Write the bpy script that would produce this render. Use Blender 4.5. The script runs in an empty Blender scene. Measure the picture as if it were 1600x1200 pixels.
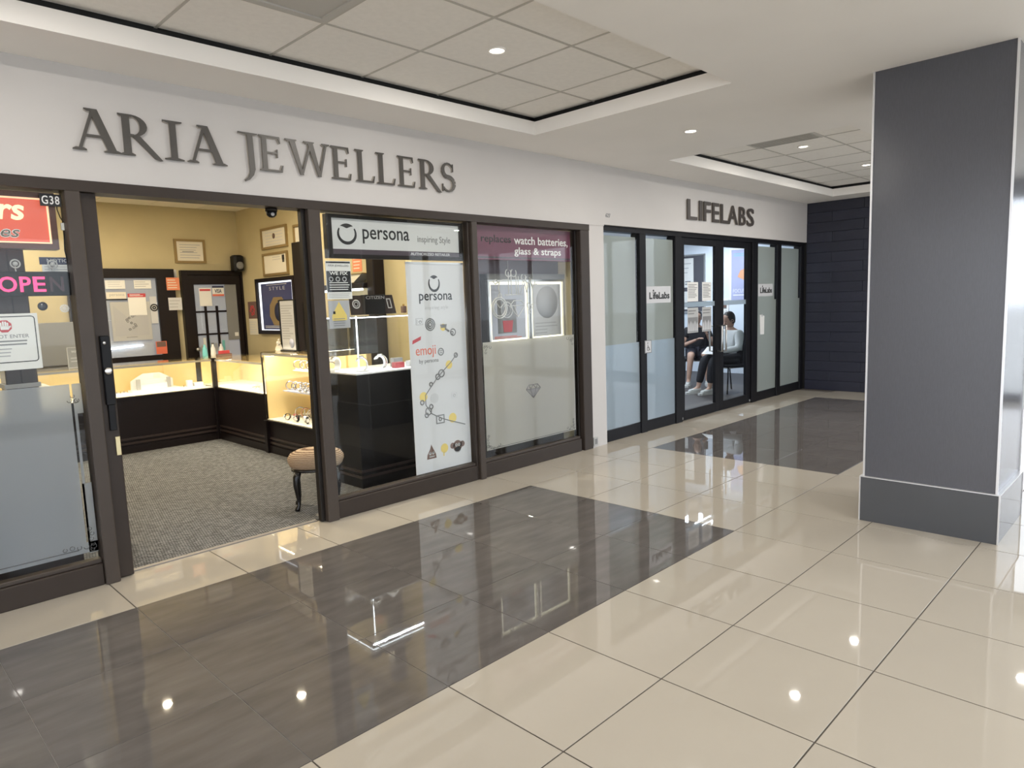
import bpy, math, random
from mathutils import Matrix, Vector
random.seed(7)
R = math.radians
PI = math.pi
scene = bpy.context.scene
COL = scene.collection

# ------------------------------------------------------------------ camera
CAM = Vector((-1.0397, -2.0665, 1.5363))
yaw, pitch, roll = 0.7874, 0.1187, -0.0348
fw = Vector((math.sin(yaw)*math.cos(pitch), math.cos(yaw)*math.cos(pitch), -math.sin(pitch)))
rt = Vector((math.cos(yaw), -math.sin(yaw), 0)); up = rt.cross(fw)
c_, s_ = math.cos(roll), math.sin(roll)
rt2 = c_*rt + s_*up; up2 = -s_*rt + c_*up
cam = bpy.data.cameras.new('camera'); cam.sensor_width = 36; cam.lens = 36*1076.8/1600; cam.clip_start = .05
co = bpy.data.objects.new('camera', cam); COL.objects.link(co)
m3 = Matrix((rt2, up2, -fw)).transposed()
co.matrix_world = Matrix.Translation(CAM) @ m3.to_4x4()
scene.camera = co

# ------------------------------------------------------------------ world and exposure
w = bpy.data.worlds.new('daylight'); scene.world = w; w.use_nodes = True
bg = w.node_tree.nodes['Background']; bg.inputs[0].default_value = (0.88, 0.92, 1.0, 1); bg.inputs[1].default_value = 1.7
scene.view_settings.view_transform = 'Standard'
try: scene.view_settings.look = 'None'
except Exception: pass
scene.view_settings.gamma = 1.0
scene.view_settings.use_curve_mapping = False
scene.view_settings.exposure = 1.04
HALL_W = 10.0      # watts of one hall downlight
SHOP_W = 11.0
CLINIC_W = 27.0

# ------------------------------------------------------------------ materials
M = {}
def mat(name, col, rough=.5, metal=0, spec=.5, emit=None, es=0, noise=0, nscale=20, bump=0, bscale=60, nstretch=(1, 1, 1), rand=0, coat=0, trans=0):
    m = bpy.data.materials.new(name); m.use_nodes = True
    nt = m.node_tree; b = nt.nodes['Principled BSDF']
    b.inputs['Base Color'].default_value = (*col, 1); b.inputs['Roughness'].default_value = rough
    b.inputs['Metallic'].default_value = metal; b.inputs['Specular IOR Level'].default_value = spec
    if coat: b.inputs['Coat Weight'].default_value = coat; b.inputs['Coat Roughness'].default_value = .05
    if emit: b.inputs['Emission Color'].default_value = (*emit, 1); b.inputs['Emission Strength'].default_value = es
    if noise or bump or rand:
        tc = nt.nodes.new('ShaderNodeTexCoord'); mp = nt.nodes.new('ShaderNodeMapping'); mp.inputs['Scale'].default_value = nstretch
        nt.links.new(tc.outputs['Object'], mp.inputs['Vector'])
        src = None
        if noise:
            n = nt.nodes.new('ShaderNodeTexNoise'); n.inputs['Scale'].default_value = nscale; n.inputs['Detail'].default_value = 5
            nt.links.new(mp.outputs['Vector'], n.inputs['Vector'])
            mr = nt.nodes.new('ShaderNodeMapRange'); mr.inputs['From Min'].default_value = .25; mr.inputs['From Max'].default_value = .75
            mr.inputs['To Min'].default_value = 1-noise; mr.inputs['To Max'].default_value = 1+noise
            nt.links.new(n.outputs['Fac'], mr.inputs['Value']); src = mr.outputs[0]
        if rand:
            oi = nt.nodes.new('ShaderNodeObjectInfo'); mr = nt.nodes.new('ShaderNodeMapRange')
            mr.inputs['To Min'].default_value = 1-rand; mr.inputs['To Max'].default_value = 1+rand
            nt.links.new(oi.outputs['Random'], mr.inputs['Value'])
            if src:
                mu = nt.nodes.new('ShaderNodeMath'); mu.operation = 'MULTIPLY'
                nt.links.new(src, mu.inputs[0]); nt.links.new(mr.outputs[0], mu.inputs[1]); src = mu.outputs[0]
            else: src = mr.outputs[0]
        if src:
            vm = nt.nodes.new('ShaderNodeVectorMath'); vm.operation = 'SCALE'; vm.inputs[0].default_value = col
            nt.links.new(src, vm.inputs['Scale']); nt.links.new(vm.outputs[0], b.inputs['Base Color'])
        if bump:
            n2 = nt.nodes.new('ShaderNodeTexNoise'); n2.inputs['Scale'].default_value = bscale; n2.inputs['Detail'].default_value = 3
            nt.links.new(mp.outputs['Vector'], n2.inputs['Vector'])
            bp = nt.nodes.new('ShaderNodeBump'); bp.inputs['Strength'].default_value = bump; bp.inputs['Distance'].default_value = .01
            nt.links.new(n2.outputs['Fac'], bp.inputs['Height']); nt.links.new(bp.outputs[0], b.inputs['Normal'])
    M[name] = m
    return m

def both_sides_fresnel(nt, ior):
    # a thin sheet reflects alike from either face: no total internal reflection at its back face
    fr = nt.nodes.new('ShaderNodeFresnel'); ge = nt.nodes.new('ShaderNodeNewGeometry'); mr = nt.nodes.new('ShaderNodeMapRange')
    mr.inputs['To Min'].default_value = ior; mr.inputs['To Max'].default_value = 1/ior
    nt.links.new(ge.outputs['Backfacing'], mr.inputs['Value']); nt.links.new(mr.outputs[0], fr.inputs[0])
    return fr
def glass_mat(name, tint=(1, 1, 1), refl=1.0, f0=1.45):
    """thin pane: fresnel mix of a clear transparent and a sharp glossy surface"""
    m = bpy.data.materials.new(name); m.use_nodes = True; nt = m.node_tree; nt.nodes.clear()
    o = nt.nodes.new('ShaderNodeOutputMaterial'); mx = nt.nodes.new('ShaderNodeMixShader')
    t = nt.nodes.new('ShaderNodeBsdfTransparent'); t.inputs[0].default_value = (*tint, 1)
    g = nt.nodes.new('ShaderNodeBsdfGlossy'); g.inputs['Roughness'].default_value = .01; g.inputs[0].default_value = (refl, refl, refl, 1)
    fr = both_sides_fresnel(nt, f0)
    nt.links.new(fr.outputs[0], mx.inputs[0]); nt.links.new(t.outputs[0], mx.inputs[1]); nt.links.new(g.outputs[0], mx.inputs[2])
    nt.links.new(mx.outputs[0], o.inputs[0]); M[name] = m

def film_mat(name, col, scatter=.4, rough=.35):
    """frosted film: part of the light scatters off it, the rest passes through blurred"""
    m = bpy.data.materials.new(name); m.use_nodes = True; nt = m.node_tree; nt.nodes.clear()
    o = nt.nodes.new('ShaderNodeOutputMaterial')
    d = nt.nodes.new('ShaderNodeBsdfDiffuse'); d.inputs[0].default_value = (*col, 1)
    t = nt.nodes.new('ShaderNodeBsdfTranslucent'); t.inputs[0].default_value = (*col, 1)
    rf = nt.nodes.new('ShaderNodeBsdfRefraction'); rf.inputs[0].default_value = (*[c**.5 for c in col], 1); rf.inputs['Roughness'].default_value = rough; rf.inputs['IOR'].default_value = 1.3
    g = nt.nodes.new('ShaderNodeBsdfGlossy'); g.inputs['Roughness'].default_value = .03
    fr = both_sides_fresnel(nt, 1.4)
    a = nt.nodes.new('ShaderNodeMixShader'); a.inputs[0].default_value = .35
    b = nt.nodes.new('ShaderNodeMixShader'); b.inputs[0].default_value = 1-scatter
    c = nt.nodes.new('ShaderNodeMixShader')
    nt.links.new(d.outputs[0], a.inputs[1]); nt.links.new(t.outputs[0], a.inputs[2])
    nt.links.new(a.outputs[0], b.inputs[1]); nt.links.new(rf.outputs[0], b.inputs[2])
    nt.links.new(fr.outputs[0], c.inputs[0]); nt.links.new(b.outputs[0], c.inputs[1]); nt.links.new(g.outputs[0], c.inputs[2])
    nt.links.new(c.outputs[0], o.inputs[0]); M[name] = m

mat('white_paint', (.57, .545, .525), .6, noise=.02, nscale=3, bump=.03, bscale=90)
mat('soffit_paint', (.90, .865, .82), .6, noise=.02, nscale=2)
mat('ceiling_tile', (.90, .865, .81), .8, noise=.03, nscale=30, bump=.12, bscale=160, rand=.02)
mat('tbar', (.52, .49, .44), .5)
mat('reveal_black', (.006, .006, .006), .7)
mat('vent_grey', (.52, .50, .46), .5)
mat('vent_dark', (.22, .21, .2), .6)
mat('cream_tile', (.465, .42, .35), .022, spec=.5, noise=.02, nscale=2.5, rand=.018)
mat('dark_tile', (.130, .118, .110), .022, spec=.55, noise=.22, nscale=2.2, nstretch=(1.2, 5, 1), rand=.05)
mat('grout_brown', (.10, .085, .07), .8)
mat('grout_grey', (.28, .27, .26), .8)
mat('column_laminate', (.094, .096, .112), .16, noise=.07, nscale=60, nstretch=(6, 6, .5), bump=.05, bscale=120)
mat('column_base', (.085, .09, .10), .12, noise=.03, nscale=4)
mat('alu_edge', (.75, .75, .76), .3, metal=.7)
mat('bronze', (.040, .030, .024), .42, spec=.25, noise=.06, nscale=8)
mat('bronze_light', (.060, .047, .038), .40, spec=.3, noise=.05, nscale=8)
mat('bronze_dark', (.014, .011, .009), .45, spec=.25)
mat('black_frame', (.006, .006, .008), .5, spec=.2)
mat('black_plastic', (.006, .006, .007), .45, spec=.25)
mat('chrome', (.75, .75, .75), .15, metal=1)
mat('steel', (.55, .54, .52), .3, metal=1)
mat('brass', (.62, .52, .30), .3, metal=1)
mat('letter_bronze', (.085, .078, .070), .4, metal=.2, noise=.05, nscale=10)
mat('letter_edge', (.40, .36, .31), .4)
mat('letter_dark', (.060, .050, .045), .4)
mat('beige_wall', (.52, .44, .26), .7, noise=.05, nscale=3)
mat('cream_wall', (.72, .62, .40), .7, noise=.03, nscale=3)
mat('shop_ceiling_tile', (.72, .66, .54), .8, noise=.03, nscale=20, rand=.02)
mat('espresso', (.011, .0075, .008), .35, spec=.25, noise=.12, nscale=6, nstretch=(1, 1, 8))
mat('espresso_light', (.035, .024, .022), .3, spec=.4, noise=.1, nscale=6)
mat('black_laminate', (.008, .008, .009), .25, spec=.25)
mat('case_interior', (.80, .62, .31), .6, noise=.02, nscale=5)
mat('case_floor', (.82, .78, .68), .6)
mat('display_white', (.82, .82, .83), .45)
mat('display_blue', (.50, .52, .66), .4)
mat('silver', (.70, .70, .72), .18, metal=1)
mat('gold', (.75, .55, .22), .2, metal=1)
mat('rosegold', (.70, .42, .33), .2, metal=1)
mat('watch_dark', (.02, .022, .03), .2)
mat('watch_red', (.35, .06, .07), .3)
mat('teal', (.18, .55, .58), .4)
mat('paper', (.76, .75, .72), .6)
mat('paper_warm', (.74, .69, .58), .6)
mat('paper_grey', (.45, .45, .44), .6)
mat('paper_orange', (.72, .24, .12), .6)
mat('paper_yellow', (.70, .58, .18), .6)
mat('print_black', (.012, .012, .012), .5)
mat('print_grey', (.22, .22, .22), .5)
mat('print_midgrey', (.42, .42, .43), .5)
mat('print_lightgrey', (.58, .58, .59), .5)
mat('print_red', (.50, .05, .06), .5)
mat('print_orange', (.70, .15, .08), .5)
mat('print_yellow', (.78, .60, .16), .5)
mat('print_brown', (.17, .10, .08), .5)
mat('print_white', (.80, .79, .77), .5)
mat('print_navy', (.02, .025, .07), .4)
mat('print_blue', (.12, .16, .32), .5)
mat('sign_white', (.62, .62, .61), .3)
mat('sign_maroon', (.16, .05, .085), .3)
mat('sign_band', (.07, .05, .06), .3)
mat('banner_white', (.66, .66, .67), .45, noise=.02, nscale=3)
mat('red_lightbox', (.36, .05, .04), .3, emit=(.80, .17, .10), es=0.33)
mat('red_glow_edge', (.8, .4, .25), .4, emit=(1.0, .55, .33), es=0.60)
mat('sign_cream_lit', (.85, .7, .4), .4, emit=(1, .78, .42), es=0.45)
mat('sign_grey_letter', (.16, .16, .14), .4)
mat('cherry_frame', (.10, .035, .022), .3, noise=.1, nscale=10)
mat('led_pink', (.9, .1, .3), .4, emit=(1, .015, .10), es=0.80)
mat('led_off', (.04, .006, .012), .4)
mat('led_white', (1, 1, 1), .4, emit=(.85, .92, 1), es=5.40)
mat('led_warm', (1, .95, .8), .4, emit=(1, .88, .62), es=4.20)
mat('lightbox_white', (.9, .9, .85), .4, emit=(1, .93, .66), es=0.78)
mat('lightbox_cool', (.8, .85, .95), .4, emit=(.85, .9, 1), es=0.78)
mat('glow_grey', (.30, .31, .34), .4, emit=(.30, .31, .35), es=0.21)
mat('poster_navy', (.03, .035, .09), .3, emit=(.03, .035, .10), es=0.12)
mat('frame_gold', (.30, .21, .09), .35, metal=.3)
mat('downlight_glow', (1, 1, 1), .4, emit=(1, .93, .80), es=4.0)
mat('mirror', (.75, .77, .78), .04, metal=1)
mat('mirror_grey', (.22, .24, .27), .08, metal=.8)
mat('stool_wood', (.010, .009, .009), .25)
mat('clinic_wall', (.72, .78, .86), .6, noise=.02, nscale=3)
mat('clinic_floor', (.034, .028, .028), .5, noise=.25, nscale=4, nstretch=(1, 8, 1))
mat('clinic_board', (.07, .07, .085), .6)
mat('poster_violet', (.40, .42, .62), .5, noise=.12, nscale=3)
mat('poster_orange', (.72, .36, .20), .5)
mat('white_fabric', (.66, .68, .68), .85, noise=.05, nscale=30, bump=.3, bscale=25)
mat('black_fabric', (.012, .012, .016), .85, noise=.15, nscale=30, bump=.3, bscale=25)
mat('navy_fabric', (.03, .03, .045), .85, noise=.15, nscale=30)
mat('grey_fabric', (.20, .21, .22), .85, noise=.15, nscale=60)
mat('skin', (.50, .31, .23), .55)
mat('hair', (.015, .011, .009), .5, noise=.3, nscale=40, nstretch=(1, 1, 4))
mat('shoe_white', (.62, .62, .60), .5)
mat('shoe_grey', (.10, .10, .10), .6)
mat('outdoor_pave', (.50, .49, .46), .7, noise=.08, nscale=2)
mat('header_grey', (.16, .16, .165), .5)
mat('reflection_dark', (.13, .11, .13), .5, noise=.1, nscale=4)
mat('rail_grey', (.34, .33, .30), .35, metal=.3)
mat('threshold', (.30, .28, .26), .4, metal=.4)
mat('etched', (.74, .76, .76), .5)
mat('ornament', (.10, .10, .10), .5)
mat('neon_tube', (.62, .62, .60), .2)
glass_mat('glass', (.97, .98, .975), f0=1.26)
glass_mat('case_glass', (.985, .99, .98), f0=1.35)
glass_mat('clinic_glass', (.95, .97, .98), f0=1.3)
film_mat('frost_grey', (.58, .62, .65), .40, .3)
film_mat('frost_warm', (.72, .72, .66), .5, .4)
film_mat('frost_green', (.47, .50, .46), .62, .45)
film_mat('frost_blue', (.56, .64, .69), .5, .4)

def brick_wall_mat():
    mat('slate', (.017, .0185, .034), .4, noise=.12, nscale=6, nstretch=(1, 1, 6), rand=.10, bump=.2, bscale=30)
brick_wall_mat()

def carpet_mat():
    m = mat('carpet', (.2, .19, .17), .95); nt = m.node_tree; b = nt.nodes['Principled BSDF']
    b.inputs['Specular IOR Level'].default_value = .1
    tc = nt.nodes.new('ShaderNodeTexCoord'); mp = nt.nodes.new('ShaderNodeMapping'); mp.inputs['Rotation'].default_value = (0, 0, R(12))
    nt.links.new(tc.outputs['Object'], mp.inputs['Vector'])
    br = nt.nodes.new('ShaderNodeTexBrick'); br.inputs['Scale'].default_value = 23; br.inputs['Mortar Size'].default_value = .06
    br.inputs['Brick Width'].default_value = .75; br.inputs['Row Height'].default_value = .38
    br.inputs['Color1'].default_value = (.36, .37, .385, 1); br.inputs['Color2'].default_value = (.19, .195, .205, 1); br.inputs['Mortar'].default_value = (.03, .03, .032, 1)
    nt.links.new(mp.outputs[0], br.inputs['Vector'])
    n = nt.nodes.new('ShaderNodeTexNoise'); n.inputs['Scale'].default_value = 110; n.inputs['Detail'].default_value = 4
    nt.links.new(tc.outputs['Object'], n.inputs['Vector'])
    mx = nt.nodes.new('ShaderNodeMix'); mx.data_type = 'RGBA'; mx.blend_type = 'OVERLAY'; mx.inputs[0].default_value = .35
    nt.links.new(br.outputs['Color'], mx.inputs[6]); nt.links.new(n.outputs['Fac'], mx.inputs[7])
    hs = nt.nodes.new('ShaderNodeHueSaturation'); hs.inputs['Saturation'].default_value = .6; hs.inputs['Value'].default_value = .80
    nt.links.new(mx.outputs[2], hs.inputs['Color']); nt.links.new(hs.outputs[0], b.inputs['Base Color'])
    bp = nt.nodes.new('ShaderNodeBump'); bp.inputs['Strength'].default_value = .8; bp.inputs['Distance'].default_value = .006
    nt.links.new(n.outputs['Fac'], bp.inputs['Height']); nt.links.new(bp.outputs[0], b.inputs['Normal'])
carpet_mat()
def stripe_mat():
    m = mat('stool_fabric', (.5, .36, .25), .9); nt = m.node_tree; b = nt.nodes['Principled BSDF']
    tc = nt.nodes.new('ShaderNodeTexCoord'); sx = nt.nodes.new('ShaderNodeSeparateXYZ'); nt.links.new(tc.outputs['Object'], sx.inputs[0])
    n = nt.nodes.new('ShaderNodeTexNoise'); n.inputs['Scale'].default_value = 30; nt.links.new(tc.outputs['Object'], n.inputs['Vector'])
    wv = nt.nodes.new('ShaderNodeTexWave'); wv.wave_type = 'BANDS'; wv.bands_direction = 'Z'
    wv.inputs['Scale'].default_value = 26; wv.inputs['Distortion'].default_value = 1.2; wv.inputs['Detail'].default_value = 2; wv.inputs['Detail Scale'].default_value = 2
    nt.links.new(tc.outputs['Object'], wv.inputs['Vector'])
    cr = nt.nodes.new('ShaderNodeValToRGB'); e = cr.color_ramp.elements
    e[0].position = .1; e[0].color = (.17, .095, .055, 1); e[1].position = .75; e[1].color = (.52, .39, .26, 1)
    nt.links.new(wv.outputs['Fac'], cr.inputs[0]); nt.links.new(cr.outputs[0], b.inputs['Base Color'])
stripe_mat()

# ------------------------------------------------------------------ helpers
WL = {}          # world location of every object's origin
def wl(o): return WL.get(o.name, Vector((0, 0, 0)))
class MB:
    """collects shapes in world coordinates (through M) and links them as ONE mesh object"""
    def __init__(s, m=None): s.v = []; s.f = []; s.mi = []; s.M = m or Matrix.Identity(4); s.cur = 0; s.smooth = []
    def add(s, vs, fs, sm=False):
        o = len(s.v); s.v += [s.M @ Vector(v) for v in vs]; s.f += [tuple(i+o for i in f) for f in fs]; s.mi += [s.cur]*len(fs); s.smooth += [sm]*len(fs); return s
    def box(s, x0, x1, y0, y1, z0, z1):
        vs = [(x, y, z) for z in (z0, z1) for y in (y0, y1) for x in (x0, x1)]
        return s.add(vs, [(0, 2, 3, 1), (4, 5, 7, 6), (0, 1, 5, 4), (2, 6, 7, 3), (0, 4, 6, 2), (1, 3, 7, 5)])
    def bbox(s, x0, x1, y0, y1, z0, z1, b):
        """box with chamfered vertical and top edges"""
        b = min(b, (x1-x0)*.45, (y1-y0)*.45, (z1-z0)*.45)
        def ring(i, z): return [(x0+b+i, y0+i, z), (x1-b-i, y0+i, z), (x1-i, y0+b+i, z), (x1-i, y1-b-i, z), (x1-b-i, y1-i, z), (x0+b+i, y1-i, z), (x0+i, y1-b-i, z), (x0+i, y0+b+i, z)]
        h = b*.6
        vs = ring(h, z0)+ring(0, z0+h)+ring(0, z1-h)+ring(h, z1)
        fs = [tuple(range(7, -1, -1)), tuple(range(24, 32))]
        for k in range(3):
            for i in range(8): fs.append((k*8+i, k*8+(i+1) % 8, k*8+8+(i+1) % 8, k*8+8+i))
        return s.add(vs, fs)
    def prism(s, pts, axis, a, b):
        """polygon extruded along axis between a and b; pts are (u,v)"""
        n = len(pts)
        ar = sum(pts[i][0]*pts[(i+1) % n][1]-pts[(i+1) % n][0]*pts[i][1] for i in range(n))
        if ar < 0: pts = pts[::-1]
        if a > b: a, b = b, a
        def P(u, v, t): return {'x': (t, u, v), 'y': (u, t, v), 'z': (u, v, t)}[axis]
        vs = [P(u, v, a) for u, v in pts]+[P(u, v, b) for u, v in pts]
        fl = axis == 'y'
        lo = tuple(range(n)); hi = tuple(range(n, 2*n))
        fs = [lo[::-1] if not fl else lo, hi if not fl else hi[::-1]]
        for i in range(n):
            q = (i, (i+1) % n, n+(i+1) % n, n+i); fs.append(q if not fl else q[::-1])
        return s.add(vs, fs)
    def tube(s, path, r, n=8, closed=False):
        path = [Vector(p) for p in path]; rs = r if isinstance(r, (list, tuple)) else [r]*len(path)
        vs = []; k = len(path); prev = None
        for i, p in enumerate(path):
            if closed: t = path[(i+1) % k]-path[i-1]
            else: t = path[min(i+1, k-1)]-path[max(i-1, 0)]
            t.normalize()
            if prev is None:
                a = Vector((0, 0, 1)) if abs(t.z) < .9 else Vector((1, 0, 0)); u = t.cross(a).normalized()
            else:
                u = (prev-t*prev.dot(t)); u = u.normalized() if u.length > 1e-6 else t.orthogonal().normalized()
            prev = u; v_ = t.cross(u)
            for j in range(n):
                an = 2*PI*j/n; vs.append(p+(u*math.cos(an)+v_*math.sin(an))*rs[i])
        fs = []
        for i in range(k if closed else k-1):
            for j in range(n): fs.append((i*n+j, i*n+(j+1) % n, ((i+1) % k)*n+(j+1) % n, ((i+1) % k)*n+j))
        if not closed: fs += [tuple(range(n))[::-1], tuple(range((k-1)*n, k*n))]
        return s.add([tuple(v) for v in vs], fs, True)
    def lathe(s, prof, c, n=20, axis='z', sx=1, sy=1):
        vs = []; fs = []
        for r, h in prof:
            for j in range(n):
                a = 2*PI*j/n; u, v = r*math.cos(a)*sx, r*math.sin(a)*sy
                vs.append({'z': (c[0]+u, c[1]+v, c[2]+h), 'y': (c[0]+u, c[1]+h, c[2]-v), 'x': (c[0]+h, c[1]+u, c[2]+v)}[axis])
        for i in range(len(prof)-1):
            for j in range(n): fs.append((i*n+j, i*n+(j+1) % n, (i+1)*n+(j+1) % n, (i+1)*n+j))
        if prof[0][0] > 1e-5: fs.append(tuple(range(n))[::-1])
        if prof[-1][0] > 1e-5: fs.append(tuple(range((len(prof)-1)*n, len(prof)*n)))
        return s.add(vs, fs, True)
    def torus(s, c, Rr, r, nrm=(0, 1, 0), n=20, k=6, a0=0, a1=2*PI):
        nrm = Vector(nrm).normalized(); u = nrm.orthogonal().normalized(); v = nrm.cross(u)
        full = abs(a1-a0-2*PI) < 1e-6; cnt = n if full else n+1
        path = [Vector(c)+(u*math.cos(a0+(a1-a0)*i/n)+v*math.sin(a0+(a1-a0)*i/n))*Rr for i in range(cnt)]
        return s.tube(path, r, k, full)
    def quad(s, *p): return s.add(p, [tuple(range(len(p)))])
    def build(s, name, mt, parent=None, origin=None):
        xs = [v.x for v in s.v]; ys = [v.y for v in s.v]; zs = [v.z for v in s.v]
        if parent: org = wl(parent)
        elif origin is not None: org = Vector(origin)
        else: org = Vector(((min(xs)+max(xs))/2, (min(ys)+max(ys))/2, min(zs)))
        me = bpy.data.meshes.new(name); me.from_pydata([tuple(v-org) for v in s.v], [], s.f)
        mts = mt if isinstance(mt, (list, tuple)) else [mt]
        for q in mts: me.materials.append(M[q])
        for p, i, sm in zip(me.polygons, s.mi, s.smooth): p.material_index = i; p.use_smooth = sm
        me.update()
        o = bpy.data.objects.new(name, me); COL.objects.link(o); WL[o.name] = org
        if parent: o.parent = parent
        else: o.location = org
        return o
def B(x0, x1, y0, y1, z0, z1): return MB().box(x0, x1, y0, y1, z0, z1)
def tag(o, label, cat, group=None, kind=None):
    o['label'] = label; o['category'] = cat
    if group: o['group'] = group
    if kind: o['kind'] = kind
    return o
def struct(o, label=None):
    o['kind'] = 'structure'
    if label: o['label'] = label
    return o
def empty(name, loc):
    o = bpy.data.objects.new(name, None); o.empty_display_size = .05; COL.objects.link(o); o.location = loc; WL[o.name] = Vector(loc); return o
def thing(name, label, cat, loc, group=None): return tag(empty(name, loc), label, cat, group)
def sthing(name, loc, label=None): return struct(empty(name, loc), label)
def inst(name, me, loc, parent):
    o = bpy.data.objects.new(name, me); COL.objects.link(o); o.parent = parent; o.location = Vector(loc)-wl(parent); return o
def copy_tree(o, loc, parent=None):
    c = o.copy(); COL.objects.link(c); c.parent = parent
    if parent is None: c.location = loc; WL[c.name] = Vector(loc)
    for ch in list(o.children):
        d = ch.copy(); COL.objects.link(d); d.parent = c
        for g in list(ch.children): e = g.copy(); COL.objects.link(e); e.parent = d
    return c
def text_raw(s, bold=0, shear=0, sp=1):
    cu = bpy.data.curves.new('t', 'FONT'); cu.body = s; cu.size = 1; cu.offset = bold; cu.resolution_u = 3; cu.shear = shear; cu.space_character = sp; cu.space_line = .9
    o = bpy.data.objects.new('t', cu); COL.objects.link(o)
    dg = bpy.context.evaluated_depsgraph_get(); me = bpy.data.meshes.new_from_object(o.evaluated_get(dg))
    vs = [tuple(v.co) for v in me.vertices]; fs = [tuple(p.vertices) for p in me.polygons]
    bpy.data.objects.remove(o); bpy.data.curves.remove(cu); bpy.data.meshes.remove(me)
    return vs, fs
def text(name, s, rect, plane, mt, parent, depth=.0015, bold=0, shear=0, sp=1, keep=False):
    """lettering fitted into rect=(u0,u1,z0,z1) on plane ('y',Y) facing -Y or ('x',X) facing -X (u runs towards -Y there)"""
    vs, fs = text_raw(s, bold, shear, sp)
    x0 = min(v[0] for v in vs); x1 = max(v[0] for v in vs); y0 = min(v[1] for v in vs); y1 = max(v[1] for v in vs)
    u0, u1, z0, z1 = rect; sx = (u1-u0)/(x1-x0); sy = (z1-z0)/(y1-y0)
    if keep: sx = math.copysign(sy, sx)
    ax, c = plane; mb = MB(); n = len(vs)
    P2 = [(u0+(v[0]-x0)*sx, z0+(v[1]-y0)*sy) for v in vs]
    # extrude towards the viewer: front at c-depth
    if ax == 'y': f = [(u, c-depth, z) for u, z in P2]; b = [(u, c, z) for u, z in P2]
    else: f = [(c-depth, u, z) for u, z in P2]; b = [(c, u, z) for u, z in P2]
    mb.add(f, fs)
    ed = {}
    for q in fs:
        for i in range(len(q)):
            e = (q[i], q[(i+1) % len(q)]); k = (min(e), max(e)); ed.setdefault(k, []).append(e)
    side = [(e[0][0]+n, e[0][1]+n, e[0][1], e[0][0]) for e in ed.values() if len(e) == 1]
    mb.v += [Vector(p) for p in b]; mb.f += side; mb.mi += [0]*len(side); mb.smooth += [False]*len(side)
    return mb.build(name, mt, parent)
def lines(name, n, rect, plane, mt, parent, depth=.001, fill=.45, rag=.3):
    """rows of small print as bars"""
    u0, u1, z0, z1 = rect; mb = MB(); h = (z1-z0)/n; ax, c = plane
    for i in range(n):
        z = z1-h*(i+.5); e = u0+(u1-u0)*(1-random.random()*rag)
        a, b = min(u0, e), max(u0, e)
        if ax == 'y': mb.box(a, b, c-depth, c, z-h*fill/2, z+h*fill/2)
        else: mb.box(c-depth, c, a, b, z-h*fill/2, z+h*fill/2)
    return mb.build(name, mt, parent)
def area(name, loc, size, watts, col=(1, .9, .75), rot=(0, 0, 0), sizey=None, parent=None, spread=None, shape=None):
    l = bpy.data.lights.new(name, 'AREA'); l.energy = watts; l.color = col; l.size = size
    if sizey: l.shape = 'RECTANGLE'; l.size_y = sizey
    if shape: l.shape = shape
    if spread: l.spread = R(spread)
    o = bpy.data.objects.new(name, l); COL.objects.link(o); o.rotation_euler = rot
    if parent: o.parent = parent; o.location = Vector(loc)-wl(parent)
    else: o.location = loc
    return o

T = .61          # floor tile pitch
YF = 2.31        # storefront plane
ZS = 2.88        # soffit height
ZC = 3.02        # tray ceiling height
XF = 9.95        # far wall

# ================================================================== THE HALL
# ---- floor: grout slab with every tile a piece of its own
fl = MB(); fl.box(-9, XF+.05, -4.6, YF+.13, -.06, -.003)
fl.cur = 2
fl.box(-9, -5*T, -4.6, YF+.09, -.003, 0)
fl.cur = 1
fl.box(-2*T+.002, 5*T-.002, .002, 3*T-.002, -.003, -.0022); fl.box(8*T+.002, 15*T-.002, .002, 3*T-.002, -.003, -.0022)
floor = struct(fl.build('floor', ['grout_brown', 'grout_grey', 'cream_tile'], origin=(0, 0, 0)), 'polished hall floor of cream tiles with two dark grey tile panels')
def tile_mesh(name, lx, ly, g, mt):
    b = .0015
    return MB().bbox(g/2, lx-g/2, g/2, ly-g/2, -.003, 0, b).build(name, mt, origin=(0, 0, 0))
def free_mesh(o):
    me = o.data; bpy.data.objects.remove(o); return me
CT = free_mesh(tile_mesh('cream_tile', T, T, .006, 'cream_tile'))
DT = free_mesh(tile_mesh('dark_tile', T, T, .0025, 'dark_tile'))
ST = free_mesh(tile_mesh('cream_tile_strip', T, YF+.09-3*T, .006, 'cream_tile'))
ET = free_mesh(tile_mesh('cream_tile_end', XF-16*T, T, .006, 'cream_tile'))
for i in range(-5, 17):
    for j in range(-7, 4):
        dark = 0 <= j < 3 and (-2 <= i < 5 or 8 <= i < 15)
        me = DT if dark else CT
        if j == 3: me = ST
        if i == 16:
            if j == 3: continue
            me = ET
        inst('floor_tile', me, (i*T, j*T, 0), floor)

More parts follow.
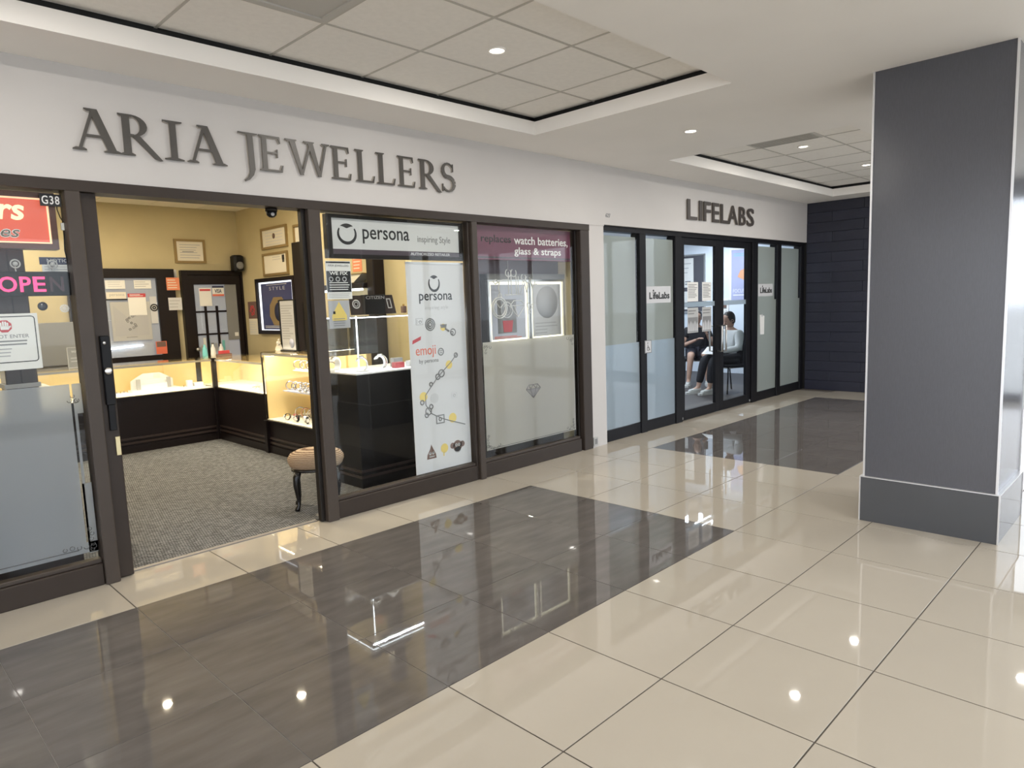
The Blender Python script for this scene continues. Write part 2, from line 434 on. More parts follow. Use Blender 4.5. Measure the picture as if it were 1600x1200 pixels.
# ---- ceiling: white soffit with two recessed trays
OPEN = [(-1.08, 3.27, .14, 1.86), (5.12, 9.46, .05, 1.76)]
so = MB()
xs = sorted({-9, XF+.05, *[o[0] for o in OPEN], *[o[1] for o in OPEN]}); ys = sorted({-4.6, YF, *[o[2] for o in OPEN], *[o[3] for o in OPEN]})
for a, b in zip(xs, xs[1:]):
    for c, d in zip(ys, ys[1:]):
        mx, my = (a+b)/2, (c+d)/2
        if any(o[0] < mx < o[1] and o[2] < my < o[3] for o in OPEN): continue
        so.box(a, b, c, d, ZS, 2.985)
ceiling = struct(so.build('ceiling', 'soffit_paint', origin=(0, 0, ZS)), 'white plaster soffit with two recessed tile trays')
def tray(o, sx, sy, skip):
    x0, x1, y0, y1 = o; g = .035
    rv = MB()
    for q in ((x0-g-.02, x0-g, y0-g, y1+g), (x1+g, x1+g+.02, y0-g, y1+g), (x0-g, x1+g, y0-g-.02, y0-g), (x0-g, x1+g, y1+g, y1+g+.02)):
        rv.box(*q, 2.9852, ZC+.02)
    # black ledge on top of the soffit edge and black wall angle
    for q in ((x0-g, x0, y0-g, y1+g), (x1, x1+g, y0-g, y1+g), (x0, x1, y0-g, y0), (x0, x1, y1, y1+g)):
        rv.box(*q, 2.9852, 2.988)
    rv.build('shadow_gap', 'reveal_black', ceiling)
    ex = [x0-g]+[x for x in sx if x0 < x < x1]+[x1+g]; ey = [y0-g]+[y for y in sy if y0 < y < y1]+[y1+g]
    for a, b in zip(ex, ex[1:]):
        for c, d in zip(ey, ey[1:]):
            if any(abs(a-s[0]) < .05 and abs(c-s[1]) < .05 for s in skip): continue
            B(a+.007, b-.007, c+.007, d-.007, ZC+.003, ZC+.018).build('ceiling_tile', 'ceiling_tile', ceiling)
    for x in ex[1:-1]: B(x-.008, x+.008, y0-g, y1+g, ZC, ZC+.003).build('grid_bar', 'tbar', ceiling)
    for y in ey[1:-1]: B(x0-g, x1+g, y-.008, y+.008, ZC-.0006, ZC+.0024).build('grid_bar', 'tbar', ceiling)
S1x = [.388+.632*k for k in range(-2, 5)]; S1y = [.02, .65, 1.28]
S2x = [5.45+.585*k for k in range(0, 7)]; S2y = [.60, 1.23]
tray(OPEN[0], S1x, S1y, [(.388, .65)])
tray(OPEN[1], S2x, S2y, [])
B(-9, XF+.05, -4.6, YF+.1, 3.045, 3.1).build('light_stop_slab', 'reveal_black', ceiling)  # unseen slab added above the trays to stop light leaking in
# vents
v = thing('ceiling_vent', 'square pale return air panel in the near ceiling tray', 'vent', (.704, .965, ZC-.006))
fr = MB()
for q in ((.40, 1.008, .662, .70), (.40, 1.008, 1.23, 1.268), (.40, .438, .70, 1.23), (.97, 1.008, .70, 1.23)): fr.box(*q, ZC-.006, ZC+.012)
fr.build('frame', 'vent_grey', v); B(.438, .97, .70, 1.23, ZC+.002, ZC+.012).build('panel', 'vent_grey', v)
v = thing('ceiling_vent', 'slim louvred air grille in the far ceiling tray', 'vent', (5.83, .92, ZC-.012))
fr = MB()
for q in ((5.70, 6.0, .60, .625), (5.70, 6.0, 1.215, 1.24), (5.70, 5.725, .625, 1.215), (5.975, 6.0, .625, 1.215)): fr.box(*q, ZC-.012, ZC+.001)
fr.build('frame', 'vent_grey', v); B(5.725, 5.975, .625, 1.215, ZC-.003, ZC-.0008).build('backing', 'vent_dark', v)
for k in range(6): B(5.735+k*.04, 5.757+k*.04, .625, 1.215, ZC-.010, ZC-.003).build('slat', 'vent_grey', v)

def downlight(x, y, z, label, watts, col=(1, .95, .88), group='recessed hall downlights', r=.044):
    t = thing('downlight', label, 'downlight', (x, y, z-.008), group)
    MB().lathe([(r*1.32, .0075), (r*1.32, .002), (r*1.2, -.002), (r, 0), (r, .006)], (x, y, z-.008), 24).build('trim_ring', 'soffit_paint', t)
    MB().lathe([(r, .004), (r*.8, .001), (0, .0005)], (x, y, z-.008), 24).build('lens', 'downlight_glow', t)
    area('lamp', (x, y, z-.02), r*2, watts, col, parent=t, shape='DISK')
    return t
downlight(1.99, .98, ZC+.003, 'round downlight in the near ceiling tray in front of the jeweller', HALL_W)
downlight(4.2, .98, ZS, 'round downlight in the flat soffit between the two ceiling trays', HALL_W)
downlight(6.33, .92, ZC+.003, 'round downlight beside the air grille in the far tray', HALL_W)
downlight(8.05, .86, ZC+.003, 'round downlight in the far tray next to the grey column', HALL_W)
downlight(8.06, -.91, ZS, 'round downlight in the soffit behind the grey column', HALL_W)
for k, (x, y) in enumerate(((-.35, .98), (-2.2, -2.9), (-4.6, .98), (.2, -2.9), (2.6, -2.9), (5.0, -2.9), (7.4, -2.9))):  # all but the first are unseen lamps added for general hall light
    downlight(x, y, (ZC+.003) if k == 0 else ZS, 'round downlight at the left end of the near tray' if k == 0 else 'added downlight in the unseen soffit row behind the photographer, %s from the left end' % ['', 'second', 'first', 'third', 'fourth', 'fifth', 'sixth'][k], HALL_W, group='recessed hall downlights' if k == 0 else 'added soffit downlights beyond the walkway')

# ---- front wall above and between the shop fronts
wf = MB()
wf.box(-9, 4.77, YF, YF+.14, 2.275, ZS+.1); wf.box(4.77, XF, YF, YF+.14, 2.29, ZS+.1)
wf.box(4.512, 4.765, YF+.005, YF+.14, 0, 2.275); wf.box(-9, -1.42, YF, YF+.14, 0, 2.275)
struct(wf.build('wall_front', 'white_paint', origin=(0, YF, 0)), 'white wall above the two shop fronts')
wo = sthing('window_10', (3.2, -4.62, 0), 'unseen glazed side opposite the shops, added to let in daylight')  # unseen glazing added in place of a wall to brighten the ceiling
for k in range(-3, 8): B(-3.4+k*1.9, -3.32+k*1.9, -4.72, -4.62, 0, 2.62).build('mullion', 'black_frame', wo)
for k in range(-3, 7): B(-3.32+k*1.9, -3.4+(k+1)*1.9, -4.675, -4.667, .1, 2.62).build('pane', 'clinic_glass', wo)
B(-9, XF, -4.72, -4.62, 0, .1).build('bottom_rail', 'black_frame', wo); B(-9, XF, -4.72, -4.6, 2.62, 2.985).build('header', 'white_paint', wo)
# ---- far wall of dark slate strips
wfar = struct(B(XF+.02, XF+.16, -.32, YF+.14, 0, ZS+.1).build('wall_far', 'reveal_black', origin=(XF, 0, 0)), 'dark navy wall of stacked slate strips')
rows = 19; rh = ZS/rows; wl_ = .9; cache = {}
for r_ in range(rows):
    off = (r_ % 2)*wl_*.5; y = -.32-off
    while y < YF:
        a, b = max(y, -.32), min(y+wl_, YF)
        if b-a > .02:
            d = random.choice((.004, .006, .009))
            key = (round(b-a, 3), d)
            if key not in cache: cache[key] = free_mesh(MB().bbox(-d, .02, .001, b-a-.001, .0015, rh-.0015, .003).build('slate_panel', 'slate', origin=(0, 0, 0)))
            inst('slate_panel', cache[key], (XF, a, r_*rh), wfar)
        y += wl_
# ---- glazed entrance beyond the column
we = sthing('window_1', (XF+.05, -2.4, 0), 'bright glazed entrance front beyond the grey column')
B(XF, XF+.14, -4.6, -.32, 2.62, 2.985).build('header', 'header_grey', we)
for y in (-.35, -1.42, -2.49, -3.56, -4.57): B(XF+.03, XF+.11, y-.03, y+.03, 0, 2.62).build('mullion', 'black_frame', we)
for y in (-1.42, -2.49, -3.56, -4.57):
    B(XF+.06, XF+.068, y+.03, y+1.04, .1, 2.62).build('pane', 'clinic_glass', we); B(XF+.03, XF+.11, y+.03, y+1.04, 0, .1).build('bottom_rail', 'black_frame', we)
struct(B(-40, 60, -40, 40, -.2, -.07).build('ground', 'outdoor_pave'), 'pale paving outside the entrance')

# ---- column
cx0, cx1, cy0, cy1 = 3.785, 4.505, -1.285, -.548
col_ = sthing('column', ((cx0+cx1)/2, (cy0+cy1)/2, 0), 'square grey laminate column standing in the hall'); col_['category'] = 'column'; del col_['kind']
B(cx0, cx1, cy0, cy1, .30, ZS).build('shaft', 'column_laminate', col_)
B(cx0-.018, cx1+.018, cy0-.018, cy1+.018, 0, .298).build('plinth', 'column_base', col_)
ed = MB()
e = .006
for x in (cx0, cx1):
    for y in (cy0, cy1): ed.box(x-e, x+e, y-e, y+e, .304, ZS)
ed.build('corner_trim', 'alu_edge', col_)
ed = MB()
for x in (cx0-.018, cx1+.018):
    for y in (cy0-.018, cy1+.018): ed.box(x-e*.7, x+e*.7, y-e*.7, y+e*.7, 0, .298)
ed.box(cx0-.022, cx1+.022, cy0-.022, cy1+.022, .298, .304)
ed.build('plinth_trim', 'alu_edge', col_)

# ================================================================== JEWELLER'S SHOP FRONT
ZH0, ZH1 = 2.215, 2.275
struct(B(-1.42, 4.51, YF-.012, YF+.13, ZH0, ZH1).build('trim_1', 'bronze'), 'dark bronze head rail over the jeweller shop front')
def mull(n, x0, x1, y0, y1, mt='bronze', z1=ZH0, z0=0):
    m = MB().bbox(x0, x1, y0, y1, z0, z1, .006); return struct(m.build('trim_%d' % n, mt), 'dark bronze upright of the jeweller shop front')
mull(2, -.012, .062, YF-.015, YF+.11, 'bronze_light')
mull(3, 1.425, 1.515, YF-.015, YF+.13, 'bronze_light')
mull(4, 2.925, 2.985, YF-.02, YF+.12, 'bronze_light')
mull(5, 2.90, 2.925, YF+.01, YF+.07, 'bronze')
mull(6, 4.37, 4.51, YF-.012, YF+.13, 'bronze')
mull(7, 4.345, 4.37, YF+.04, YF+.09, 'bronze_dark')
mull(8, -1.42, -1.33, YF-.015, YF+.13, 'bronze')
# sliding door leaf edges beside the opening
d = sthing('door_1', (.105, YF+.10, 0), 'dark bronze sliding door edge beside the open entrance')
MB().bbox(.066, .148, YF+.035, YF+.125, .005, ZH0, .004).build('stile', 'bronze', d)
hp = MB().bbox(.088, .140, YF+.012, YF+.035, 1.03, 1.425, .005).build('handle_plate', 'black_plastic', d)
MB().lathe([(.021, 0), (.021, -.008), (.014, -.012), (0, -.012)], (.113, YF+.012, 1.225), 18, 'y').build('lock_cylinder', 'chrome', hp)
MB().lathe([(.009, 0), (.009, -.004), (0, -.004)], (.108, YF+.012, 1.385), 12, 'y').build('screw', 'chrome', hp)
MB().bbox(.096, .134, YF+.020, YF+.035, .88, 1.03, .004).build('lower_plate', 'black_plastic', d)
MB().bbox(.118, .145, YF+.029, YF+.035, .73, .84, .002).build('strike_plate', 'brass', d)
d = sthing('door_2', (1.385, YF+.10, 0), 'dark bronze fixed jamb on the right of the open entrance')
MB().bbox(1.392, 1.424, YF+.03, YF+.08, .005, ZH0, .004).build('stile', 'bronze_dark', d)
# low rails and panes
def bay(n, x0, x1, label, film=None, fz=None, parts=None):
    wd = sthing('window_%d' % n, ((x0+x1)/2, YF+.05, 0), label)
    MB().bbox(x0, x1, YF+.005, YF+.115, 0, .128, .008).build('bottom_rail', 'bronze', wd)
    MB().bbox(x0, x1, YF+.025, YF+.085, .128, .152, .006).build('glazing_bead', 'bronze_light', wd)
    B(x0, x1, YF+.046, YF+.054, .152, ZH0).build('pane', 'glass', wd)
    return wd
w2 = bay(2, -1.33, -.012, 'jeweller display window left of the entrance, frosted below')
w3 = bay(3, 1.515, 2.90, 'jeweller display window holding the tall white banner')
w4 = bay(4, 2.985, 4.345, 'jeweller display window with frosted lower half and maroon sign')
# frosted films with clear inner lines and corner scrolls
def film(x0, x1, z0, z1, wd, mt, gaps):
    mb = MB(); y0, y1 = YF+.043, YF+.0455
    for q in gaps: mb.box(q[0], q[1], y0, y1, q[2], q[3])
    return mb.build('frosted_film', mt, wd)
f0, f1 = .152, 1.168
film(0, 0, 0, 0, w2, 'frost_grey', [(-1.31, -.078, .20, f1), (-.068, -.058, .20, .60), (-.068, -.030, .60, .60+.0), (-.068, -.022, .195, .60), (-.066, -.052, .6, 1.0), (-.066, -.022, 1.0, f1), (-.078, -.022, .2, .26)])
film(0, 0, 0, 0, w4, 'frost_warm', [(3.055, 4.295, .225, 1.19)])
def scroll(cx, cz, sx, sz, wd, n=5):
    mb = MB(); random.seed(int(cx*100)+int(cz*100))
    for k in range(n):
        x = cx+sx*k*.035; z = cz+sz*random.uniform(0, .03)
        mb.torus((x, YF+.0415, z), .012+random.uniform(-.003, .004), .0016, (0, 1, 0), 10, 4, 0, random.uniform(3.5, 6))
        x = cx+sz*0+sx*random.uniform(0, .02); z = cz+sz*k*.03
        mb.torus((x, YF+.0415, z), .010, .0016, (0, 1, 0), 10, 4, 0, random.uniform(3.5, 6))
    return mb.build('corner_scroll', 'ornament', wd)
scroll(-.045, .215, -1, 1, w2); scroll(-.05, 1.10, -1, -1, w2, 2)
scroll(3.07, .235, 1, 1, w4); scroll(4.27, .25, -1, 1, w4, 4); scroll(3.07, 1.16, 1, -1, w4, 3); scroll(4.27, 1.16, -1, -1, w4, 3)
B(3.10, 4.24, YF+.040, YF+.0425, .236, .239).build('etched_line', 'ornament', w4)
B(-1.3, -.12, YF+.040, YF+.0425, .222, .227).build('etched_line', 'ornament', w2)
# little diamond etched on the film
mb = MB()
dz = [(3.585, .715), (3.62, .755), (3.74, .755), (3.78, .715), (3.68, .63)]
for a, b in zip(dz, dz[1:]+dz[:1]): mb.tube([(a[0], YF+.042, a[1]), (b[0], YF+.042, b[1])], .004, 5)
for a, b in (((3.585, .715), (3.78, .715)), ((3.64, .715), (3.68, .63)), ((3.725, .715), (3.68, .63)), ((3.62, .755), (3.645, .715)), ((3.645, .715), (3.68, .755)), ((3.68, .755), (3.72, .715)), ((3.72, .715), (3.74, .755))):
    mb.tube([(a[0], YF+.042, a[1]), (b[0], YF+.042, b[1])], .003, 5)
mb.prism([(3.60, .713), (3.77, .713), (3.68, .635)], 'y', YF+.0425, YF+.0428)
mb.build('etched_diamond', 'print_grey', w4)
# threshold strip
struct(B(.148, 1.39, YF+.092, YF+.128, -.003, .006).build('trim_9', 'threshold'), 'metal threshold strip at the jeweller entrance')

# ---- ARIA JEWELLERS letters, cut in a classical serif
def glyph(ch):
    """polygons in a unit-height cell, width w"""
    P = []; t, h = .17, .06   # thick stem, hairline
    def bar(x0, y0, x1, y1, w0, w1=None):
        w1 = w0 if w1 is None else w1; P.append([(x0-w0/2, y0), (x0+w0/2, y0), (x1+w1/2, y1), (x1-w1/2, y1)])
    def serif(xc, y, w, up=True):
        s = 1 if up else -1; P.append([(xc-w/2, y), (xc+w/2, y), (xc+w/2, y+s*.025), (xc+w*.28, y+s*.06), (xc-w*.28, y+s*.06), (xc-w/2, y+s*.025)])
    def arc(cx, cy, rx, ry, a0, a1, w0, w1=None, n=10):
        w1 = w0 if w1 is None else w1; o = []; i_ = []
        for k in range(n+1):
            f = k/n; a = R(a0+(a1-a0)*f); wd = w0+(w1-w0)*math.sin(f*PI)
            o.append((cx+rx*math.cos(a), cy+ry*math.sin(a))); i_.append((cx+(rx-wd)*math.cos(a), cy+(ry-min(wd, ry*.6)*.55)*math.sin(a)))
        for k in range(n): P.append([o[k], o[k+1], i_[k+1], i_[k]])
    if ch == 'A':
        bar(.14, 0, .47, 1, .07); bar(.82, 0, .47, 1, .19, .17); P.append([(.28, .33), (.68, .33), (.66, .39), (.30, .39)])
        serif(.14, 0, .28); serif(.82, 0, .36); serif(.42, 1, .26, False); w = 1.0
    elif ch == 'R':
        bar(.17, 0, .17, 1, t); serif(.17, 0, .34); serif(.12, 1, .24, False)
        arc(.30, .735, .36, .265, 90, -90, .05, .17); P.append([(.17, .945), (.32, .945), (.32, 1), (.17, 1)]); P.append([(.2, .47), (.34, .47), (.34, .525), (.2, .525)])
        P.append([(.30, .48), (.47, .50), (.98, -.06), (.92, -.07), (.80, -.03)]); w = 1.0
    elif ch == 'I':
        bar(.5, 0, .5, 1, .30); P.append([(.05, 0), (.95, 0), (.95, .03), (.7, .06), (.3, .06), (.05, .03)]); P.append([(.05, 1), (.95, 1), (.95, .97), (.7, .94), (.3, .94), (.05, .97)]); w = 1
    elif ch == 'J':
        bar(.66, .0, .62, 1, .26); P.append([(.10, 1), (.98, 1), (.98, .97), (.75, .94), (.45, .94), (.10, .97)])
        P.append([(.53, 0), (.79, 0), (.70, -.16), (.50, -.30), (.30, -.36), (.28, -.32), (.45, -.22), (.52, -.10)]); w = 1
    elif ch == 'E':
        bar(.24, 0, .24, 1, .20); serif(.2, 0, .36); serif(.2, 1, .36, False)
        P.append([(.24, 0), (.95, 0), (1.0, .20), (.96, .20), (.88, .055), (.24, .055)]); P.append([(.24, 1), (.90, 1), (.92, .82), (.89, .82), (.82, .945), (.24, .945)])
        P.append([(.24, .50), (.78, .50), (.78, .55), (.24, .55)]); P.append([(.75, .40), (.79, .40), (.79, .64), (.75, .64)]); w = 1
    elif ch == 'W':
        bar(.33, 0, .13, 1, .07, .13); bar(.33, 0, .56, .95, .05, .05); bar(.74, 0, .54, 1, .07, .13); bar(.74, 0, .92, 1, .05, .05)
        serif(.11, 1, .26, False); serif(.52, 1, .24, False); serif(.91, 1, .18, False); w = 1
    elif ch == 'L':
        bar(.25, 0, .25, 1, .21); serif(.22, 1, .44, False); serif(.2, 0, .36)
        P.append([(.25, 0), (.93, 0), (1.0, .22), (.96, .22), (.86, .055), (.25, .055)]); w = 1
    elif ch == 'S':
        pts = []
        n = 22
        for k in range(n+1):
            f = k/n
            if f < .5: a = R(30+240*(f*2)); pts.append((.50+.36*math.cos(a), .745+.235*math.sin(a)))
            else: a = R(90-240*((f-.5)*2)); pts.append((.50+.40*math.cos(a), .27+.25*math.sin(a)))
        for k in range(n):
            f = (k+.5)/n; wd = .10+.16*math.sin(f*PI)**2
            (x0, y0), (x1, y1) = pts[k], pts[k+1]; dx, dy = x1-x0, y1-y0; L = math.hypot(dx, dy); nx, ny = -dy/L*wd/2, dx/L*wd/2*.5
            P.append([(x0+nx, y0+ny), (x1+nx, y1+ny), (x1-nx, y1-ny), (x0-nx, y0-ny)])
        P.append([(.80, .70), (.85, .70), (.85, .97), (.80, .97)]); P.append([(.08, .0), (.13, .0), (.13, .26), (.08, .26)]); w = 1
    return P
sign = thing('wall_sign', 'ARIA JEWELLERS sign of raised dark serif letters on the white wall', 'sign', (1.4, YF-.02, 2.43))
LX = [('A', .048, .29), ('R', .284, .512), ('I', .515, .636), ('A', .648, .889), ('J', .955, 1.10), ('E', 1.10, 1.265), ('W', 1.292, 1.617), ('E', 1.625, 1.785), ('L', 1.822, 1.985), ('L', 2.0, 2.17), ('E', 2.19, 2.355), ('R', 2.392, 2.62), ('S', 2.615, 2.765)]
zb, zt = 2.437, 2.662
for ch, a, b in LX:
    mb = MB()
    for k_, pl in enumerate(glyph(ch)): mb.prism([(a+u*(b-a), zb+v_*(zt-zb)) for u, v_ in pl], 'y', YF-.020-.00012*k_, YF-.013)
    L = mb.build('letter', 'letter_bronze', sign)
    mb = MB()
    for k_, pl in enumerate(glyph(ch)): mb.prism([(a+.004+u*(b-a-.008), zb+.004+v_*(zt-zb-.008)) for u, v_ in pl], 'y', YF-.013-.0001*k_, YF)
    mb.build('letter_back', 'letter_edge', L)
# ---- LIFELABS letters and small unit number on the wall
sign = thing('wall_sign', 'LIFELABS sign of raised dark letters above the clinic doors', 'sign', (7.24, YF-.02, 2.43))
LL = [('L', 6.375, 6.60), ('I', 6.65, 6.72), ('F', 6.76, 6.93), ('E', 6.97, 7.14), ('L', 7.18, 7.38), ('A', 7.37, 7.64), ('B', 7.68, 7.86), ('S', 7.90, 8.105)]
for k, (ch, a, b) in enumerate(LL):
    L = text('letter', ch, (a, b, 2.435, 2.672), ('y', YF-.012), 'letter_dark', sign, .012, bold=.012)
    text('letter_back', ch, (a+.004, b-.004, 2.439, 2.668), ('y', YF), 'letter_edge', L, .012, bold=.012)
nm = tag(text('unit_number', '627', (4.80, 4.88, 2.365, 2.405), ('y', YF), 'print_grey', None, .003, bold=.01), 'small grey unit number 627 on the white wall strip', 'number')
# wall outlet plate at the foot of the white strip
o = thing('outlet_plate', 'small outlet plate at the foot of the white wall strip', 'outlet', (4.56, YF-.01, .02))
MB().bbox(4.525, 4.595, YF-.006, YF+.005, .02, .105, .003).build('plate', 'paper_grey', o); B(4.54, 4.58, YF-.008, YF-.006, .035, .09).build('socket', 'print_grey', o)

# ================================================================== INSIDE THE JEWELLER
YB = 7.4; ZJ = 2.89; XR = 3.2
struct(B(-2.2, 4.5, YF+.13, YB, -.06, .003).build('floor_shop', 'carpet', origin=(0, 0, 0)), 'grey beige patterned carpet of the jeweller shop')
struct(B(-2.2, XR+.1, YB, YB+.1, 0, ZJ+.15).build('wall_shop_back', 'beige_wall'), 'mustard beige back wall of the jeweller shop')
struct(B(XR, XR+.1, 3.6, YB, 0, ZJ+.15).build('wall_shop_right', 'beige_wall'), 'mustard beige side wall of the jeweller shop')
struct(B(XR, 4.5, 3.5, 3.6, 0, ZJ+.15).build('wall_shop_nook', 'cream_wall'), 'cream wall behind the right display window')
struct(B(4.46, 4.6, YF+.14, 3.6, 0, ZJ+.15).build('wall_shop_side', 'cream_wall'))
struct(B(-2.3, -2.2, YF+.14, YB+.1, 0, ZJ+.15).build('wall_shop_left', 'beige_wall'))
cs = struct(B(-2.2, 4.5, YF+.14, YB, ZJ+.02, ZJ+.12).build('ceiling_shop', 'tbar', origin=(0, 0, ZJ)), 'cream tiled ceiling of the jeweller shop')
me_t = free_mesh(B(.006, .604, .006, .604, .003, .02).build('t', 'shop_ceiling_tile', origin=(0, 0, 0)))
for i in range(11):
    for j in range(8):
        inst('ceiling_tile', me_t, (-2.2+i*.609, 2.46+j*.614, ZJ), cs)
for i, (x, y, lab) in enumerate(((1.33, 6.0, 'round ceiling light above the back display counter of the jeweller'), (2.45, 5.0, 'round ceiling light above the tall bracelet case'), (.25, 5.2, 'round ceiling light on the left side of the jeweller ceiling'),
                  (1.2, 4.0, 'round ceiling light above the open jeweller carpet'), (2.5, 3.3, 'round ceiling light above the corner watch case'), (3.8, 3.05, 'round ceiling light over the right display window'), (-.7, 3.4, 'round ceiling light over the left display window'), (.3, 6.9, 'round ceiling light close to the back wall of the jeweller'))):
    downlight(x, y, ZJ+.003, lab, SHOP_W*(.6 if i == 5 else 1), (1, .86, .62), 'jeweller ceiling lights', .04)

# ---- back wall: dark framed window and half glazed door
def frame_box(mb, x0, x1, z0, z1, wl, wr, wt, wb, y0, y1):
    mb.box(x0, x0+wl, y0, y1, z0, z1); mb.box(x1-wr, x1, y0, y1, z0, z1); mb.box(x0+wl, x1-wr, y0, y1, z1-wt, z1); mb.box(x0+wl, x1-wr, y0, y1, z0, z0+wb)
    return mb
wj = sthing('window_5', (1.7, YB-.04, .93), 'dark framed back window of the jeweller with posters on it')
frame_box(MB(), 1.10, 2.30, .93, 2.105, .13, .22, .115, .09, YB-.07, YB).build('frame', 'espresso', wj)
B(1.23, 2.08, YB-.03, YB-.005, 1.02, 1.99).build('backing', 'glow_grey', wj)  # backing has a faint glow painted in; it is no lamp
B(1.23, 2.08, YB-.045, YB-.04, 1.02, 1.99).build('pane', 'case_glass', wj)
yp = YB-.046
def sheet(name, label, cat, x0, x1, z0, z1, y, mt, th=.002, group=None):
    t = thing(name, label, cat, ((x0+x1)/2, y, z0), group); B(x0, x1, y-th, y, z0, z1).build('sheet', mt, t); return t
t = sheet('poster', 'grey jewellery advert with a necklace, large poster in the back window', 'poster', 1.53, 1.98, 1.22, 1.70, yp, 'paper_grey')
MB().prism([(1.56, 1.28), (1.56, 1.66), (1.72, 1.5), (1.95, 1.62), (1.95, 1.28)], 'y', yp-.003, yp-.002).build('picture', 'print_midgrey', t)
mb = MB()
for k in range(12): mb.torus((1.75+.05*math.sin(k*.9), yp-.004, 1.58-.02*k), .012, .004, (0, 1, 0), 8, 4)
mb.build('necklace_print', 'print_grey', t); lines('lettering', 1, (1.68, 1.84, 1.255, 1.27), ('y', yp-.003), 'print_grey', t)
t = sheet('notice', 'white notice with red heading taped to the back window', 'notice', 1.735, 1.94, 1.53, 1.80, yp-.006, 'paper')
B(1.735, 1.94, yp-.0095, yp-.008, 1.755, 1.80).build('heading', 'print_red', t); lines('lettering', 2, (1.755, 1.92, 1.765, 1.792), ('y', yp-.0095), 'print_white', t)
t = sheet('sign_card', 'long cream brand strip on the back window', 'sign', 1.50, 1.72, 1.74, 1.82, yp, 'paper_warm')
text('lettering', 'persona', (1.535, 1.70, 1.762, 1.798), ('y', yp-.002), 'print_midgrey', t); B(1.49, 1.73, yp-.004, yp-.002, 1.722, 1.738).build('edge', 'print_black', t)
t = sheet('notice', 'white printed slip at the upper left of the back window', 'notice', 1.50, 1.72, 1.86, 1.965, yp, 'paper'); lines('lettering', 3, (1.53, 1.70, 1.875, 1.955), ('y', yp-.002), 'print_lightgrey', t, fill=.3)
t = sheet('notice', 'white printed slip at the upper right of the back window', 'notice', 1.82, 2.02, 1.86, 1.965, yp, 'paper'); lines('lettering', 3, (1.83, 2.0, 1.875, 1.955), ('y', yp-.002), 'print_midgrey', t, fill=.3)
t = sheet('poster', 'small poster with a dark wheel beside the necklace advert', 'poster', 1.985, 2.065, 1.42, 1.76, yp, 'print_lightgrey')
mb = MB(); mb.torus((2.03, yp-.004, 1.62), .04, .008, (0, 1, 0), 14, 5); mb.torus((2.03, yp-.004, 1.62), .016, .008, (0, 1, 0), 10, 5); mb.build('picture', 'print_black', t)
t = sheet('picture_card', 'orange and purple card leaning in the corner of the back window', 'card', 2.0, 2.13, 1.03, 1.19, YB-.075, 'print_orange', .004)
B(2.01, 2.12, YB-.0805, YB-.079, 1.12, 1.185).build('picture', 'print_brown', t)
# LED tube inside the window
t = thing('led_tube', 'white glowing tube along the sill of the back window', 'lamp', (1.66, YB-.06, 1.10))
MB().tube([(1.30, YB-.055, 1.12), (1.86, YB-.055, 1.155)], .008, 8).build('tube', 'led_white', t)
# papers between window and door
t = sheet('notice', 'white card pinned at the top between back window and door', 'notice', 2.195, 2.355, 2.0, 2.10, YB, 'print_lightgrey'); lines('lettering', 3, (2.21, 2.34, 2.01, 2.09), ('y', YB-.002), 'print_grey', t, fill=.3)
t = sheet('notice', 'orange notice pinned between back window and door', 'notice', 2.195, 2.355, 1.835, 1.995, YB-.0725, 'paper_orange'); lines('lettering', 4, (2.21, 2.34, 1.85, 1.98), ('y', YB-.0745), 'paper_warm', t, fill=.3)
t = sheet('notice', 'pale grey notice pinned below the orange one', 'notice', 2.20, 2.365, 1.58, 1.74, YB-.0725, 'print_lightgrey'); lines('lettering', 3, (2.21, 2.35, 1.60, 1.72), ('y', YB-.0745), 'print_midgrey', t, fill=.3)
# door
dj = sthing('door_3', (2.82, YB-.04, 0), 'dark half glazed back door of the jeweller')
MB().box(2.385, 2.46, YB-.075, YB, 0, 2.09).box(3.17, 3.195, YB-.075, YB, 0, 2.09).box(2.46, 3.17, YB-.075, YB, 2.03, 2.09).build('casing', 'espresso', dj)
frame_box(MB(), 2.465, 3.165, .02, 2.025, .075, .06, .12, .92, YB-.055, YB-.01).build('door_leaf', 'espresso', dj)
B(2.54, 3.105, YB-.03, YB-.025, .94, 1.905).build('backing', 'glow_grey', dj)  # door backing also glows by itself, brightness put into the material
B(2.54, 2.95, YB-.04, YB-.036, .94, 1.905).build('pane', 'case_glass', dj); B(2.95, 3.105, YB-.045, YB-.036, 1.15, 1.905).build('grey_panel', 'print_grey', dj)
for z in (1.245, 1.545): B(2.54, 2.95, YB-.05, YB-.04, z-.012, z+.012).build('muntin', 'espresso', dj)
for x in (2.67, 2.82): B(x-.016, x+.016, YB-.052, YB-.04, .94, 1.62).build('muntin', 'espresso', dj)
MB().lathe([(.012, 0), (.012, -.03), (.026, -.035), (.03, -.05), (.02, -.065), (0, -.066)], (2.51, YB-.055, 1.05), 14, 'y').build('knob', 'steel', dj)
B(3.04, 3.09, YB-.048, YB-.045, 1.2, 1.25).build('switch_plate', 'paper', dj)
